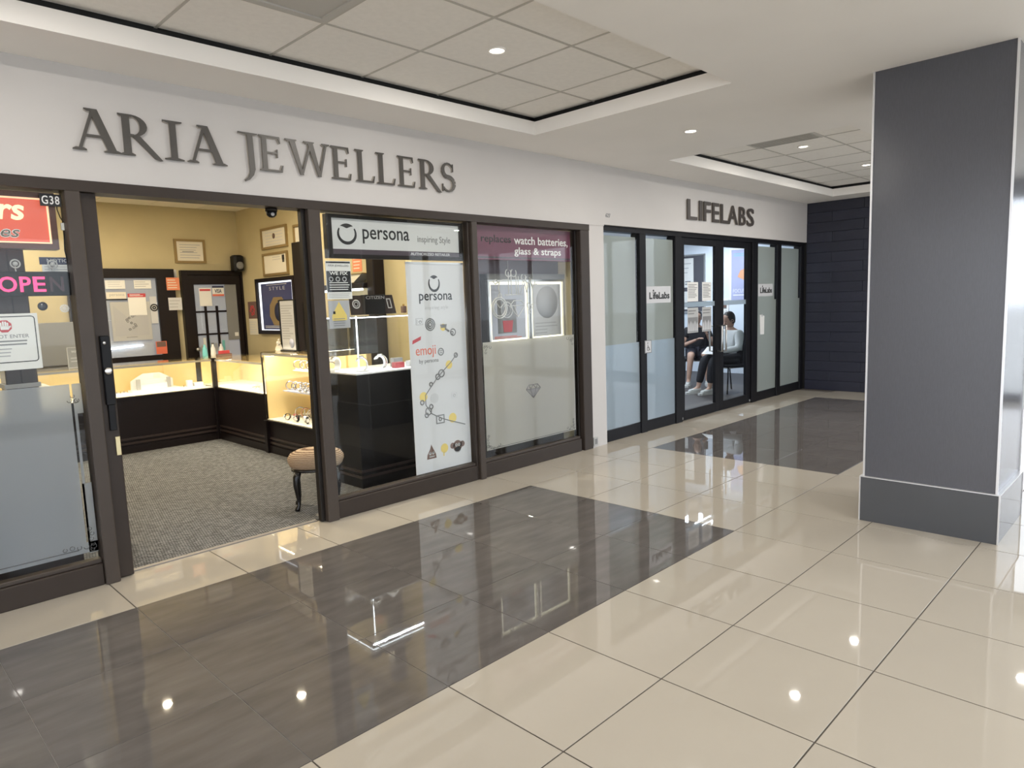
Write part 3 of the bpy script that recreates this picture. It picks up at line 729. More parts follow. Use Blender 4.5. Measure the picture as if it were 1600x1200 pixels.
# clutter seen through the glazing
for k in range(7):
    x = 2.58+k*.05; z0 = 1.0+.02*(k % 3)
    tg = MB().bbox(x-.018, x+.018, YB-.0345, YB-.0305, z0, z0+.10+.08*((k*7) % 4)/3, .002)
    tag(tg.build('shelf_bottle', ['print_midgrey', 'paper', 'teal', 'print_grey'][k % 4]), ['slim grey carton', 'white bottle', 'teal bottle', 'dark jar', 'tall grey carton', 'white box', 'teal jar'][k]+' behind the glazing of the back door', 'container', 'things behind the back door glazing')
t = sheet('notice', 'white notice with red heading on the back door glass', 'notice', 2.60, 2.76, 1.62, 1.86, YB-.0545, 'paper'); B(2.61, 2.75, YB-.058, YB-.0565, 1.82, 1.845).build('heading', 'print_red', t)
t = sheet('sticker', 'white card payment sticker with red and blue bands on the back door', 'sticker', 2.775, 2.93, 1.75, 1.885, YB-.0545, 'paper')
B(2.775, 2.93, YB-.058, YB-.0565, 1.86, 1.885).build('band', 'print_navy', t); B(2.775, 2.93, YB-.058, YB-.0565, 1.75, 1.775).build('band', 'print_orange', t); text('lettering', 'VISA', (2.805, 2.90, 1.79, 1.845), ('y', YB-.0565), 'print_navy', t, bold=.02)
# framed certificates
def framed(name, label, plane, u0, u1, z0, z1, inner, fm='frame_gold', fw=.03, th=.025):
    ax, c = plane; a, b = min(u0, u1), max(u0, u1)
    t = thing(name, label, 'picture frame', ((a+b)/2, c, z0) if ax == 'y' else (c, (a+b)/2, z0))
    def bx(mb, p, q, zz0, zz1, d0, d1):
        return mb.box(p, q, c-d1, c-d0, zz0, zz1) if ax == 'y' else mb.box(c-d1, c-d0, p, q, zz0, zz1)
    mb = MB()
    for q in ((a, a+fw, z0, z1), (b-fw, b, z0, z1), (a+fw, b-fw, z0, z0+fw), (a+fw, b-fw, z1-fw, z1)): bx(mb, *q, 0, th)
    mb.build('frame', fm, t); bx(MB(), a+fw, b-fw, z0+fw, z1-fw, 0, th*.4).build('sheet', inner, t)
    return t, (('y', c-th*.4) if ax == 'y' else ('x', c-th*.4))
t, pl = framed('certificate', 'gold framed certificate alone on the beige back wall', ('y', YB), 2.35, 2.745, 2.185, 2.495, 'paper_warm')
lines('lettering', 6, (2.42, 2.68, 2.24, 2.44), pl, 'print_midgrey', t, fill=.25); lines('lettering', 1, (2.45, 2.62, 2.325, 2.345), pl, 'print_grey', t)
t, pl = framed('certificate', 'gold framed certificate with a red seal, upper of two on the side wall', ('x', XR), 6.66, 5.97, 2.315, 2.585, 'paper_warm')
lines('lettering', 5, (6.55, 6.08, 2.35, 2.54), pl, 'print_lightgrey', t, fill=.2); MB().lathe([(.035, 0), (.035, -.003), (0, -.003)], (pl[1], 6.32, 2.47), 12, 'x').build('seal', 'print_brown', t)
t, pl = framed('certificate', 'gold framed certificate with a black ribbon, lower of two on the side wall', ('x', XR), 6.66, 5.99, 1.975, 2.265, 'paper_warm')
lines('lettering', 2, (6.4, 6.15, 2.16, 2.22), pl, 'print_midgrey', t, fill=.2); MB().box(pl[1]-.003, pl[1], 6.08, 6.14, 2.16, 2.22).box(pl[1]-.003, pl[1], 6.085, 6.105, 2.13, 2.16).box(pl[1]-.003, pl[1], 6.115, 6.135, 2.13, 2.16).build('ribbon', 'print_black', t)
t, pl = framed('certificate', 'framed certificate half hidden by the entrance jamb', ('x', XR), 5.80, 5.35, 2.30, 2.55, 'paper_warm')
t, pl = framed('lit_poster', 'dark framed backlit navy watch poster reading STYLE', ('x', XR), 6.87, 5.82, 1.225, 1.95, 'lightbox_cool', 'espresso', .05, .05)
B(XR-.024, XR-.020, 5.93, 6.755, 1.285, 1.88).build('poster_sheet', 'poster_navy', t)
text('lettering', 'STYLE', (6.52, 6.10, 1.79, 1.835), ('x', XR-.024), 'print_midgrey', t, sp=1.3); lines('lettering', 1, (6.6, 6.05, 1.855, 1.866), ('x', XR-.024), 'print_white', t, rag=0)
wt = MB(); pp = [(6.42, 1.70), (6.20, 1.70), (6.05, 1.58), (6.03, 1.45), (6.10, 1.34), (6.45, 1.34), (6.55, 1.46), (6.53, 1.60)]
wt.prism([(u, z) for u, z in pp], 'x', XR-.027, XR-.024); wt.build('watch_print', 'frame_gold', t)
MB().lathe([(.12, 0), (.12, -.002), (0, -.002)], (XR-.027, 6.29, 1.51), 18, 'x').build('dial_print', 'print_navy', t)
lines('lettering', 2, (6.7, 6.1, 1.30, 1.34), ('x', XR-.024), 'print_white', t, fill=.3)
t = thing('calendar', 'wall calendar with a red flower picture above white pages', 'calendar', (XR, 7.09, 1.21))
B(XR-.006, XR, 6.96, 7.22, 1.43, 1.66).build('picture', 'print_brown', t); B(XR-.006, XR, 6.96, 7.22, 1.21, 1.428).build('pages', 'paper_warm', t)
mb = MB()
for k in range(6): mb.torus((XR-.007, 7.09+.05*math.cos(k), 1.54+.05*math.sin(k)), .02, .006, (1, 0, 0), 8, 4)
mb.build('flower_print', 'print_red', t); lines('lettering', 5, (7.2, 6.98, 1.23, 1.40), ('x', XR-.006), 'print_lightgrey', t, fill=.2)
# speaker in the corner and dome camera
t = thing('wall_speaker', 'black wall speaker in the back corner under the ceiling', 'speaker', (3.11, 7.28, 2.06))
MB().bbox(3.03, 3.17, 7.16, 7.32, 2.07, 2.29, .03).build('cabinet', 'black_plastic', t); MB().lathe([(.05, 0), (.05, -.012), (.02, -.004), (0, -.004)], (3.1, 7.16, 2.15), 14, 'y').build('cone', 'print_grey', t); MB().box(3.08, 3.12, 7.32, 7.40, 2.16, 2.2).build('bracket', 'steel', t)
t = thing('dome_camera', 'black dome camera under the head rail of the jeweller entrance', 'camera', (1.24, YF+.16, 2.12))
MB().lathe([(0, -.042), (.018, -.038), (.032, -.025), (.036, 0)], (1.21, YF+.09, ZH0-.02), 18).build('dome', 'black_plastic', t); MB().lathe([(.04, 0), (.04, .02)], (1.21, YF+.09, ZH0-.02), 18).build('base', 'bronze_dark', t); MB().lathe([(.012, 0), (.012, -.006), (0, -.006)], (1.203, YF+.062, ZH0-.042), 10, 'y').build('lens', 'print_midgrey', t)
# dark pilaster on the side wall
tag(MB().bbox(XR-.10, XR-.001, 5.45, 5.72, .003, 2.33, .01).build('wall_post', 'espresso'), 'dark wooden post on the side wall beside the lit watch poster', 'post')

# ---- display counters
def mould(mb, x0, x1, y0, y1, zz):
    for z in zz: mb.box(x0, x1, y0, y1, z-.011, z+.011)
def led(parent, p0, p1, w=6, col=(1, .90, .70), mt='led_warm', rot=(0, 0, 0)):
    MB().tube([p0, p1], .006, 6).build('led_strip', mt, parent)
    L = (Vector(p1)-Vector(p0)); c = (Vector(p0)+Vector(p1))/2
    if abs(L.x) > abs(L.y): area('led_light', c-Vector((0, 0, .012)), L.length, w*.6, col, rot, .02, parent)
    else: area('led_light', c-Vector((0, 0, .012)), .02, w*.6, col, rot, L.length, parent)
A0, A1, AY0, AY1 = -1.6, 2.30, 6.30, 6.85
t = thing('display_counter', 'long glass topped jewellery counter along the back of the shop', 'counter', (.35, 6.57, .003))
B(A0, A1-.03, AY0+.012, AY1, .003, .615).build('base', 'espresso', t)
mb = MB(); mould(mb, A0, A1-.03, AY0, AY0+.012, (.115, .165)); mb.build('moulding', 'espresso_light', t)
B(A0, A1-.03, AY0-.004, AY0+.012, .003, .085).build('kick_board', 'espresso', t); B(A0, A1, AY0-.006, AY1, .615, .635).build('deck_edge', 'espresso', t)
B(A0, A1-.02, AY0+.02, AY1-.02, .635, .642).build('deck', 'case_floor', t); B(A0, A1-.02, AY1-.02, AY1, .635, .975).build('back_panel', 'case_interior', t)
B(A0, A1-.03, AY0+.002, AY0+.008, .635, .978).build('front_glass', 'case_glass', t); B(A0, A1, AY0, AY1, .978, .988).build('top_glass', 'case_glass', t)
for x in (1.9, .4, -1.1): B(x-.006, x+.006, AY1-.032, AY1-.0205, .642, .975).build('back_rib', 'case_interior', t)
MB().bbox(A1-.03, A1+.02, AY0-.02, AY0+.03, .003, .99, .004).build('corner_post', 'espresso', t)
B(A0, A1-.03, AY0-.002, AY0+.0015, .955, .978).build('top_rail', 'rail_grey', t); B(A0, A1-.03, AY0+.0085, AY0+.016, .957, .977).build('light_rail', 'rail_grey', t)
led(t, (A0+.05, AY0+.022, .968), (A1-.06, AY0+.022, .968), 16, rot=(R(-35), 0, 0))
BY0, BX1 = 5.06, 2.86
t = thing('display_counter', 'short glass topped jewellery counter on the right, joining the tall case', 'counter', (2.58, 5.9, .003))
B(A1+.012, BX1, BY0, AY1, .003, .615).build('base', 'espresso', t)
mb = MB(); mould(mb, A1, A1+.012, BY0, AY0-.02, (.115, .165)); mb.build('moulding', 'espresso_light', t)
B(A1-.004, A1+.012, BY0, AY0-.02, .003, .085).build('kick_board', 'espresso', t); B(A1-.006, BX1, BY0, AY0-.02, .615, .635).build('deck_edge', 'espresso', t)
B(A1+.02, BX1-.02, BY0, AY1-.02, .635, .642).build('deck', 'case_floor', t); B(BX1-.02, BX1, BY0, AY1, .635, .975).build('back_panel', 'case_interior', t); B(A1+.05, BX1-.02, AY1-.02, AY1, .635, .975).build('end_panel', 'case_interior', t)
B(A1+.002, A1+.008, BY0, AY0-.02, .635, .978).build('front_glass', 'case_glass', t); B(A1+.001, BX1, BY0, AY1, .978, .988).build('top_glass', 'case_glass', t)
B(A1-.002, A1+.0015, BY0, AY0-.02, .955, .978).build('top_rail', 'rail_grey', t)
B(A1+.0085, A1+.016, BY0, AY0-.02, .957, .977).build('light_rail', 'rail_grey', t)
led(t, (A1+.022, BY0+.05, .968), (A1+.022, AY0-.06, .968), 9, rot=(0, R(-35), 0))
CY0, CY1 = 3.85, 5.04
tc_ = t = thing('display_case', 'tall glass bracelet case with two shelves beside the entrance carpet', 'display case', (2.58, 4.45, .003))
B(A1+.012, BX1, CY0, CY1-.02, .003, .345).build('base', 'espresso', t)
mb = MB(); mould(mb, A1, A1+.012, CY0, CY1-.06, (.115, .165)); mb.build('moulding', 'espresso_light', t)
B(A1-.004, A1+.012, CY0, CY1-.06, .003, .085).build('kick_board', 'espresso', t)
MB().bbox(A1-.03, A1+.03, CY1-.06, CY1, .003, .36, .004).build('corner_leg', 'espresso', t)
B(A1-.006, BX1, CY0, CY1, .345, .362).build('deck_edge', 'espresso', t); B(A1+.01, BX1-.02, CY0, CY1-.02, .362, .37).build('deck', 'case_floor', t)
B(BX1-.02, BX1, CY0, CY1, .362, 1.085).build('back_panel', 'case_interior', t); B(A1+.03, BX1-.02, CY1-.012, CY1-.002, .362, 1.07).build('side_panel', 'case_interior', t)
MB().bbox(A1-.004, A1+.012, CY1-.014, CY1, .362, 1.09, .002).build('post', 'espresso', t)
B(A1, A1+.006, CY0, CY1-.016, .362, 1.075).build('front_glass', 'case_glass', t); B(A1, BX1, CY0, CY1, 1.086, 1.097).build('top_glass', 'case_glass', t)
B(A1-.002, A1+.02, CY1-.07, CY1-.014, 1.04, 1.085).build('lock_bracket', 'brass', t)
sh1 = B(A1+.16, BX1-.03, CY0+.02, CY1-.12, .66, .672).build('shelf', 'display_blue', t); sh2 = B(A1+.22, BX1-.03, CY0+.02, CY1-.26, .885, .895).build('shelf', 'display_white', t)  # lower shelf coloured bluish for the cool light falling on it
for y in (CY0+.35, CY0+.75): B(BX1-.045, BX1-.021, y, y+.03, .37, 1.08).build('shelf_standard', 'case_interior', t)
B(A1-.003, A1-.0002, CY0, CY1-.016, 1.062, 1.086).build('top_rail', 'rail_grey', t)
led(t, (A1+.02, CY0+.03, 1.075), (A1+.02, CY1-.08, 1.075), 7, rot=(0, R(-30), 0))
# ---- jewellery on the decks
def display_set(name, label, x, y, z, w, h, d, steps, mt='display_white'):
    t = thing(name, label, 'jewellery display', (x, y, z))
    B(x-w/2-.04, x+w/2+.04, y-d/2-.05, y+d/2+.03, z, z+.015).build('tray', mt, t); B(x-w/2-.03, x+w/2+.03, y-d/2-.04, y+d/2+.02, z+.015, z+.03).build('upper_tray', mt, t)
    hw = w/2; MB().prism([(x-hw, z+.03), (x+hw, z+.03), (x+hw, z+.6*h), (x+hw*.62, z+.86*h), (x+hw*.38, z+h), (x-hw*.38, z+h), (x-hw*.62, z+.86*h), (x-hw, z+.6*h)], 'y', y+d/2-.03, y+d/2).build('back_card', mt, t)
    for k in range(steps):
        B(x-hw*.8+k*.02, x+hw*.8-k*.02, y+d/2-.055-.03*(steps-k-1), y+d/2-.03-.03*(steps-k-1), z+.03, z+.05+.04*(k+1)).build('step', mt, t)
    for s in (-1, 1): B(x+s*hw*.72-.02, x+s*hw*.72+.02, y-.02, y+.0, z+.03, z+h*.72).build('side_block', 'print_midgrey', t)
    B(x+.02, x+.09, y+d/2-.035, y+d/2-.031, z+h*.72, z+h*.98).build('price_card', 'paper', t)
    return t
display_set('jewellery_display', 'large white stepped jewellery stand in the back counter', 1.70, 6.60, .642, .46, .21, .14, 2)
for x, lab in ((1.33, 'low white ring tray at the left end of the back counter'), (1.03, 'white ring tray further left in the back counter')):
    t = thing('ring_tray', lab, 'tray', (x, 6.50, .642)); B(x-.10, x+.10, 6.42, 6.58, .642, .66).build('tray', 'display_white', t); B(x-.08, x+.08, 6.44, 6.56, .66, .668).build('pad', 'display_blue', t)
    for k in range(4): MB().torus((x-.055+.037*k, 6.5, .674), .011, .003, (1, 0, 0), 12, 5).build('ring', 'gold' if k % 2 else 'silver', t)
t = thing('ring_tray', 'white tray with small ring box near the counter corner', 'tray', (2.08, 6.50, .642))
MB().prism([(1.94, 6.48), (2.06, 6.42), (2.24, 6.46), (2.20, 6.58), (2.02, 6.60)], 'z', .642, .66).build('tray', 'display_white', t); MB().bbox(2.04, 2.10, 6.48, 6.54, .66, .735, .004).build('ring_box', 'display_white', t); B(2.12, 2.22, 6.47, 6.56, .66, .70).build('pad', 'display_white', t); MB().torus((2.0, 6.5, .671), .011, .003, (1, 0, 0), 12, 5).build('ring', 'gold', t)
t = display_set('jewellery_display', 'white stepped jewellery stand left in the back counter', .55, 6.60, .642, .40, .20, .14, 2)
t = thing('price_tube', 'slim turquoise tube standing in the right counter', 'tube', (2.72, 5.45, .642)); MB().lathe([(.022, 0), (.024, .02), (.024, .17), (.016, .19)], (2.72, 5.45, .642), 14).build('tube', 'teal', t); MB().lathe([(.017, 0), (.017, .03), (0, .034)], (2.72, 5.45, .832), 14).build('cap', 'display_white', t)
t = thing('display_ramp', 'white wedge jewellery ramp at the end of the right counter', 'jewellery display', (2.45, 5.2, .642)); MB().prism([(5.10, .642), (5.34, .642), (5.10, .80)], 'x', 2.36, 2.60).build('ramp', 'display_white', t)
for k in range(4): MB().torus((2.40+.05*k, 5.2, .745), .016, .003, (0, .55, .83), 12, 5).build('ring', 'silver', t)
for k in range(3):
    x, y = 2.45+.1*k, 5.62+.13*k
    t = thing('chain', ['silver chain laid flat in the right counter, nearest the tall case', 'silver chain in the middle of the right counter deck', 'silver chain nearest the corner post in the right counter'][k], 'chain', (x, y, .642), 'chains in the right counter'); MB().torus((x, y, .646), .05, .004, (0, 0, 1), 20, 5).build('links', 'rosegold' if k == 1 else 'silver', t); MB().lathe([(.012, 0), (.012, .006), (0, .008)], (x+.05, y, .642), 10).build('pendant', 'silver', t)
def bangle(x, y, z, r, mt, lab, grp, tilt=.25):
    t = thing('bracelet', lab, 'bracelet', (x, y, z), grp)
    MB().torus((x, y, z+r+.006), r, .007, (.55, 1, tilt), 22, 6).build('band', mt, t)
    mb = MB()
    for k in range(7):
        a = PI*.15+k*PI*.11; nrm = Vector((.55, 1, tilt)).normalized(); u = nrm.orthogonal().normalized(); v_ = nrm.cross(u)
        p = Vector((x, y, z+r+.006))+(u*math.cos(a)+v_*math.sin(a))*r
        mb.lathe([(0, -.01), (.009, -.005), (.009, .005), (0, .01)], p, 8)
    mb.build('beads', ['silver', 'watch_dark', 'rosegold'][hash(lab) % 1], t)
pos = ['first', 'second', 'third', 'fourth', 'fifth', 'sixth', 'seventh', 'eighth']
for k in range(8): bangle(2.52+.01*(k % 2), 4.86-.105*k, .672, .045, 'silver', 'silver charm bracelet on the lower cool-tinted shelf, %s from the left' % pos[k], 'bracelets on the blue shelf')
for k in range(6): bangle(2.56, 4.72-.13*k, .895, .05, 'silver', 'silver bracelet on the upper white shelf, %s from the left' % pos[k], 'bracelets on the upper shelf')
for k in range(3): bangle(2.60, 4.84-.13*k, .37, .05, 'rosegold' if k == 1 else 'silver', 'bracelet on the bottom deck of the tall case, %s from the left' % pos[k], 'bracelets on the bottom deck')
def watch(x, y, z, lab, band='watch_dark', grp=None, rz=0.):
    t = thing('wrist_watch', lab, 'watch', (x, y, z), grp); m_ = Matrix.Translation((x, y, z)) @ Matrix.Rotation(rz, 4, 'Z')
    mb = MB(m_)
    pts = [(.03*math.cos(a)*1.1, .038+.035*math.sin(a)) for a in [i*2*PI/18 for i in range(18)]]
    for (a, b), (c, d) in zip(pts, pts[1:]+pts[:1]): mb.add([(a, -.011, b), (a, .011, b), (c, .011, d), (c, -.011, d), (a*.88, -.011, .038+(b-.038)*.88), (a*.88, .011, .038+(b-.038)*.88), (c*.88, .011, .038+(d-.038)*.88), (c*.88, -.011, .038+(d-.038)*.88)], [(0, 1, 2, 3), (7, 6, 5, 4), (0, 3, 7, 4), (1, 5, 6, 2)])
    mb.build('strap', band, t)
    mb = MB(m_ @ Matrix.Translation((-.034, 0, .04))); mb.lathe([(.019, .004), (.021, 0), (.021, -.006), (.017, -.009), (0, -.009)], (0, 0, 0), 18, 'x'); mb.build('case', 'silver', t)
    mb = MB(m_ @ Matrix.Translation((-.0435, 0, .04))); mb.lathe([(.016, 0), (.016, -.0006), (0, -.0006)], (0, 0, 0), 18, 'x'); mb.build('dial', 'display_white', t)
    return t
for k in range(5): watch(2.40+.035*(k % 2), 4.74-.105*k, .37, 'wrist watch on the bottom deck of the tall case, %s from the left' % pos[k], ['watch_dark', 'watch_red', 'watch_dark', 'silver', 'watch_dark'][k], 'watches on the bottom deck', .3*k)
for k in range(2): watch(2.44, 4.45-.13*k, .672, 'steel wrist watch on the cool-tinted shelf, %s of the two' % ['left', 'right'][k], 'silver', 'watches on the blue shelf')
# stand with price list and figurine on top of the tall case
def list_stand(x, y0, y1, z0, z1, lab, mt):
    t = thing('list_stand', lab, 'sign', (x, (y0+y1)/2, z0))
    B(x, x+.012, y0, y1, z0, z1).build('sheet', mt, t); mb = MB(); mb.box(x-.004, x+.016, y1, y1+.03, z0, z1+.01).box(x-.004, x+.016, y0-.03, y0, z0, z1+.01).box(x-.004, x+.016, y0, y1, z1, z1+.012).box(x-.03, x+.05, y0, y1, z0, z0+.012); mb.build('frame', 'black_plastic', t)
    lines('lettering', 14, (y1-.02, y0+.02, z0+.12, z1-.04), ('x', x), 'print_midgrey', t, fill=.45, rag=.5); return t
t = list_stand(2.5, 4.63, 4.93, 1.097, 1.63, 'black framed price list standing on the tall case', 'print_lightgrey')
MB().lathe([(.05, 0), (.05, -.002), (0, -.002)], (2.498, 4.72, 1.18), 12, 'x').build('picture', 'display_blue', t)
list_stand(2.56, 4.30, 4.52, 1.097, 1.60, 'cream list stand beside the black framed one on the tall case', 'paper_warm')
t = thing('figurine', 'small cream animal figurine on the end of the tall case', 'figurine', (2.48, 4.99, 1.097))
MB().lathe([(.03, 0), (.045, .01), (.04, .03), (.028, .055), (.02, .07), (0, .075)], (2.48, 4.97, 1.097), 14, sy=1.1).build('body', 'paper_warm', t); MB().lathe([(0, -.022), (.018, -.014), (.024, 0), (.016, .016), (0, .022)], (2.46, 4.945, 1.185), 12).build('head', 'paper_warm', t)
MB().tube([(2.46, 4.945, 1.19), (2.45, 4.925, 1.225)], [.012, .003], 6).tube([(2.47, 4.955, 1.19), (2.475, 4.955, 1.23)], [.012, .003], 6).build('ears', 'paper_warm', t)
# small things on the counter tops
t = thing('spectacles', 'pair of dark spectacles lying on the right counter top', 'spectacles', (2.6, 5.5, .988)); mb = MB(); mb.torus((2.55, 5.55, 1.0), .022, .003, (1, .2, .2), 14, 5); mb.torus((2.57, 5.49, 1.0), .022, .003, (1, .2, .2), 14, 5); mb.build('rims', 'black_plastic', t); MB().tube([(2.55, 5.575, 1.005), (2.66, 5.60, .993)], .002, 5).tube([(2.57, 5.465, 1.005), (2.68, 5.45, .993)], .002, 5).build('temples', 'black_plastic', t)
t = thing('card_holder', 'small red and brown card holder on the back counter corner', 'card holder', (2.5, 6.5, .988)); MB().bbox(2.42, 2.6, 6.47, 6.53, .988, 1.02, .004).build('base', 'print_brown', t); B(2.44, 2.58, 6.49, 6.495, 1.02, 1.06).build('cards', 'print_red', t)
for k in range(3):
    tag(MB().lathe([(.03, 0), (.032, .02), (.026, .10), (.012, .13), (.012, .15)], (2.36+.09*k, 6.7-.03*k, .988), 14).build('spray_bottle', ['teal', 'paper', 'print_lightgrey'][k]), ['turquoise', 'white', 'grey'][k]+' small bottle standing on the counter corner', 'bottle')

# ---- stool at the entrance
ms = Matrix.Translation((1.60, 2.745, 0)) @ Matrix.Rotation(R(-29), 4, 'Z')
st = thing('stool', 'low oval stool with striped tan cushion and dark curved legs', 'stool', (1.60, 2.745, .003))
mb = MB(ms); mb.lathe([(.0, .315), (.16, .316), (.185, .322), (.20, .34), (.212, .37), (.212, .40), (.19, .432), (.14, .455), (.07, .465), (0, .467)], (0, 0, 0), 36, 'z', 1, .72); mb.build('cushion', 'stool_fabric', st)
mb = MB(ms); mb.lathe([(.18, .295), (.19, .30), (.19, .3145), (.0, .3146)], (0, 0, 0), 32, 'z', 1, .72); mb.build('apron', 'stool_wood', st)
for sx in (-1, 1):
    for sy in (-1, 1):
        d = Vector((sx*.85, sy*.55, 0)).normalized(); b0 = Vector((sx*.14, sy*.085, 0))
        pr = [(.302, 0, .028), (.26, .012, .029), (.20, .016, .026), (.14, .010, .021), (.08, .004, .016), (.04, .010, .015), (.018, .022, .020), (.004, .026, .018)]
        mb = MB(ms); mb.tube([b0+d*o_+Vector((0, 0, z)) for z, o_, r_ in pr], [r_ for z, o_, r_ in pr], 10); mb.build('leg', 'stool_wood', st)
tag(MB().lathe([(.06, 0), (.058, .004), (.02, .005), (0, .005)], (1.50, 2.50, .003), 18).build('floor_cap', 'vent_dark'), 'dark round floor cap in the carpet beside the stool', 'floor cap')

# ---- corner watch case in the display window
DX0, DX1, DY0, DY1, DZ0, DZ1 = 2.085, 3.12, 2.87, 3.47, .985, 1.46
t = thing('display_case', 'tall black based glass watch case behind the banner window', 'display case', (2.6, 3.17, .003))
B(DX0+.008, DX1, DY0+.008, DY1, .003, DZ0-.012).build('base', 'black_laminate', t); B(DX0, DX1, DY0, DY1, DZ0-.012, DZ0).build('deck', 'display_white', t)
mb = MB(); mould(mb, DX0+.002, DX1, DY0, DY0+.008, (.10, .15)); mould(mb, DX0, DX0+.008, DY0+.002, DY1, (.10, .15)); mb.build('moulding', 'espresso_light', t)
B(DX0, DX1, DY0, DY0+.006, DZ0, DZ1).build('front_glass', 'case_glass', t); B(DX0, DX0+.006, DY0+.006, DY1, DZ0, DZ1).build('side_glass', 'case_glass', t)
B(DX0-.01, DX1, DY0-.01, DY1, DZ1, DZ1+.012).build('top_glass', 'case_glass', t)
B(DX0+.32, DX0+.62, DY1-.03, DY1, 1.10, 1.45).build('mirror_back', 'mirror_grey', t); B(DX0+.10, DX0+.30, DY1-.03, DY1, 1.10, 1.45).build('mirror_back', 'mirror_grey', t)
B(DX0+.1, DX1-.1, DY0+.2, DY1-.04, 1.20, 1.206).build('glass_shelf', 'case_glass', t)
MB().tube([(DX0+.02, DY0+.02, DZ1-.012), (DX0+.70, DY0+.02, DZ1-.012)], .004, 6).build('led_strip', 'led_white', t); MB().tube([(DX0+.02, DY0+.03, DZ1-.012), (DX0+.02, DY1-.05, DZ1-.012)], .004, 6).build('led_strip', 'led_white', t)
MB().tube([(DX0+.20, DY0+.26, DZ0), (DX0+.20, DY0+.26, DZ1)], .005, 6).build('led_post', 'led_white', t)
area('led_light', (DX0+.35, DY0+.06, DZ1-.03), .6, 3.5, (.85, .92, 1), (R(-20), 0, 0), .01, t)
def cuff(x, y, z, lab, rz):
    t = thing('watch_stand', lab, 'watch stand', (x, y, z)); m_ = Matrix.Translation((x, y, z)) @ Matrix.Rotation(rz, 4, 'Z'); mb = MB(m_)
    P = []
    for i in range(13): a = R(-60+i*17.5); P.append((.055*math.cos(a)-.01, .062+.062*math.sin(a)))
    Q = [(u*.82-.003, .062+(v_-.062)*.82) for u, v_ in P]
    for i in range(12): mb.prism([P[i], P[i+1], Q[i+1], Q[i]], 'y', -.03, .03)
    mb.box(-.05, .06, -.035, .035, 0, .012); mb.build('cuff', 'display_white', t)
    mb = MB(m_)
    for i in range(3, 11): mb.prism([(P[i][0]*1.08, .062+(P[i][1]-.062)*1.06), (P[i+1][0]*1.08, .062+(P[i+1][1]-.062)*1.06), P[i+1], P[i]], 'y', -.012, .012)
    mb.build('strap', 'silver', t); mb = MB(m_); mb.lathe([(.022, 0), (.024, .004), (.024, .01), (.018, .013), (0, .013)], (-.01, 0, .124), 16); mb.build('case', 'silver', t)
    mb = MB(m_); mb.lathe([(.017, 0), (.017, .0008), (0, .0008)], (-.01, 0, .137), 14); mb.build('dial', 'watch_dark', t)
cuff(2.24, 3.0, DZ0, 'white watch stand holding two watches by the case corner', R(-40)); cuff(2.46, 3.04, DZ0, 'white curved watch stand in the middle of the corner case', R(-60)); cuff(2.14, 3.28, DZ0, 'small white watch stand at the side of the corner case', R(20))
tag(MB().bbox(2.56, 2.66, 2.97, 3.03, DZ0, DZ0+.05, .003).build('gift_box', 'watch_red'), 'small red gift box in the corner watch case', 'box')
for k, (x, y, h, mt) in enumerate(((2.68, 3.12, .08, 'print_grey'), (2.80, 3.05, .05, 'print_midgrey'), (2.92, 3.1, .07, 'print_grey'))):
    tag(MB().bbox(x-.05, x+.05, y-.03, y+.03, DZ0, DZ0+h, .003).build('watch_box', mt), ['dark grey watch box right of the red gift box', 'flat pale grey watch box in the corner case', 'grey watch box at the far end of the corner case'][k], 'box')
# brand blocks on top
ztop = DZ1+.012
t = thing('brand_block', 'black CITIZEN block on top of the corner watch case', 'display block', (2.44, 3.08, ztop)); MB().bbox(2.335, 2.545, 3.05, 3.12, ztop, ztop+.168, .003).build('block', 'black_plastic', t); text('lettering', 'CITIZEN', (2.345, 2.535, ztop+.130, ztop+.156), ('y', 3.05), 'print_midgrey', t)
def card(x0, x1, y, lab, lean, shape):
    t = thing('watch_card', lab, 'display card', ((x0+x1)/2, y, ztop)); m_ = Matrix.Translation(((x0+x1)/2, y, ztop)) @ Matrix.Rotation(R(-8), 4, 'X') @ Matrix(((1, 0, lean, 0), (0, 1, 0, 0), (0, 0, 1, 0), (0, 0, 0, 1)))
    w_ = (x1-x0)/2; mb = MB(m_); mb.box(-w_, w_, 0, .012, 0, .165); mb.build('card', 'espresso_light', t)
    mb = MB(m_)
    if shape: mb.torus((0, -.002, .09), .034, .006, (0, 1, 0), 16, 5); mb.torus((0, -.002, .09), .018, .004, (0, 1, 0), 12, 5)
    else:
        for s in (-1, 1): mb.box(s*.018-.004, s*.018+.004, -.003, 0, .05, .13)
        mb.box(-.022, .022, -.003, 0, .126, .134); mb.box(-.022, .022, -.003, 0, .046, .054)
    mb.build('watch_print', 'print_lightgrey', t); mb = MB(m_); mb.prism([(-w_*.8, 0), (w_*.8, 0), (0, .1)], 'x', 0.0, .001); 
card(2.18, 2.295, 3.03, 'dark brown card with a round watch picture, left of the CITIZEN block', 0, True); card(2.555, 2.665, 3.06, 'dark leaning card with a square watch picture, right of the CITIZEN block', -.13, False)
t = thing('perfume_bottle', 'small dark bottle near the banner on the watch case', 'bottle', (2.74, 3.05, ztop)); MB().bbox(2.72, 2.76, 3.03, 3.07, ztop, ztop+.06, .004).build('body', 'print_brown', t); MB().lathe([(.01, 0), (.01, .018), (0, .02)], (2.74, 3.05, ztop+.06), 10).build('cap', 'gold', t)
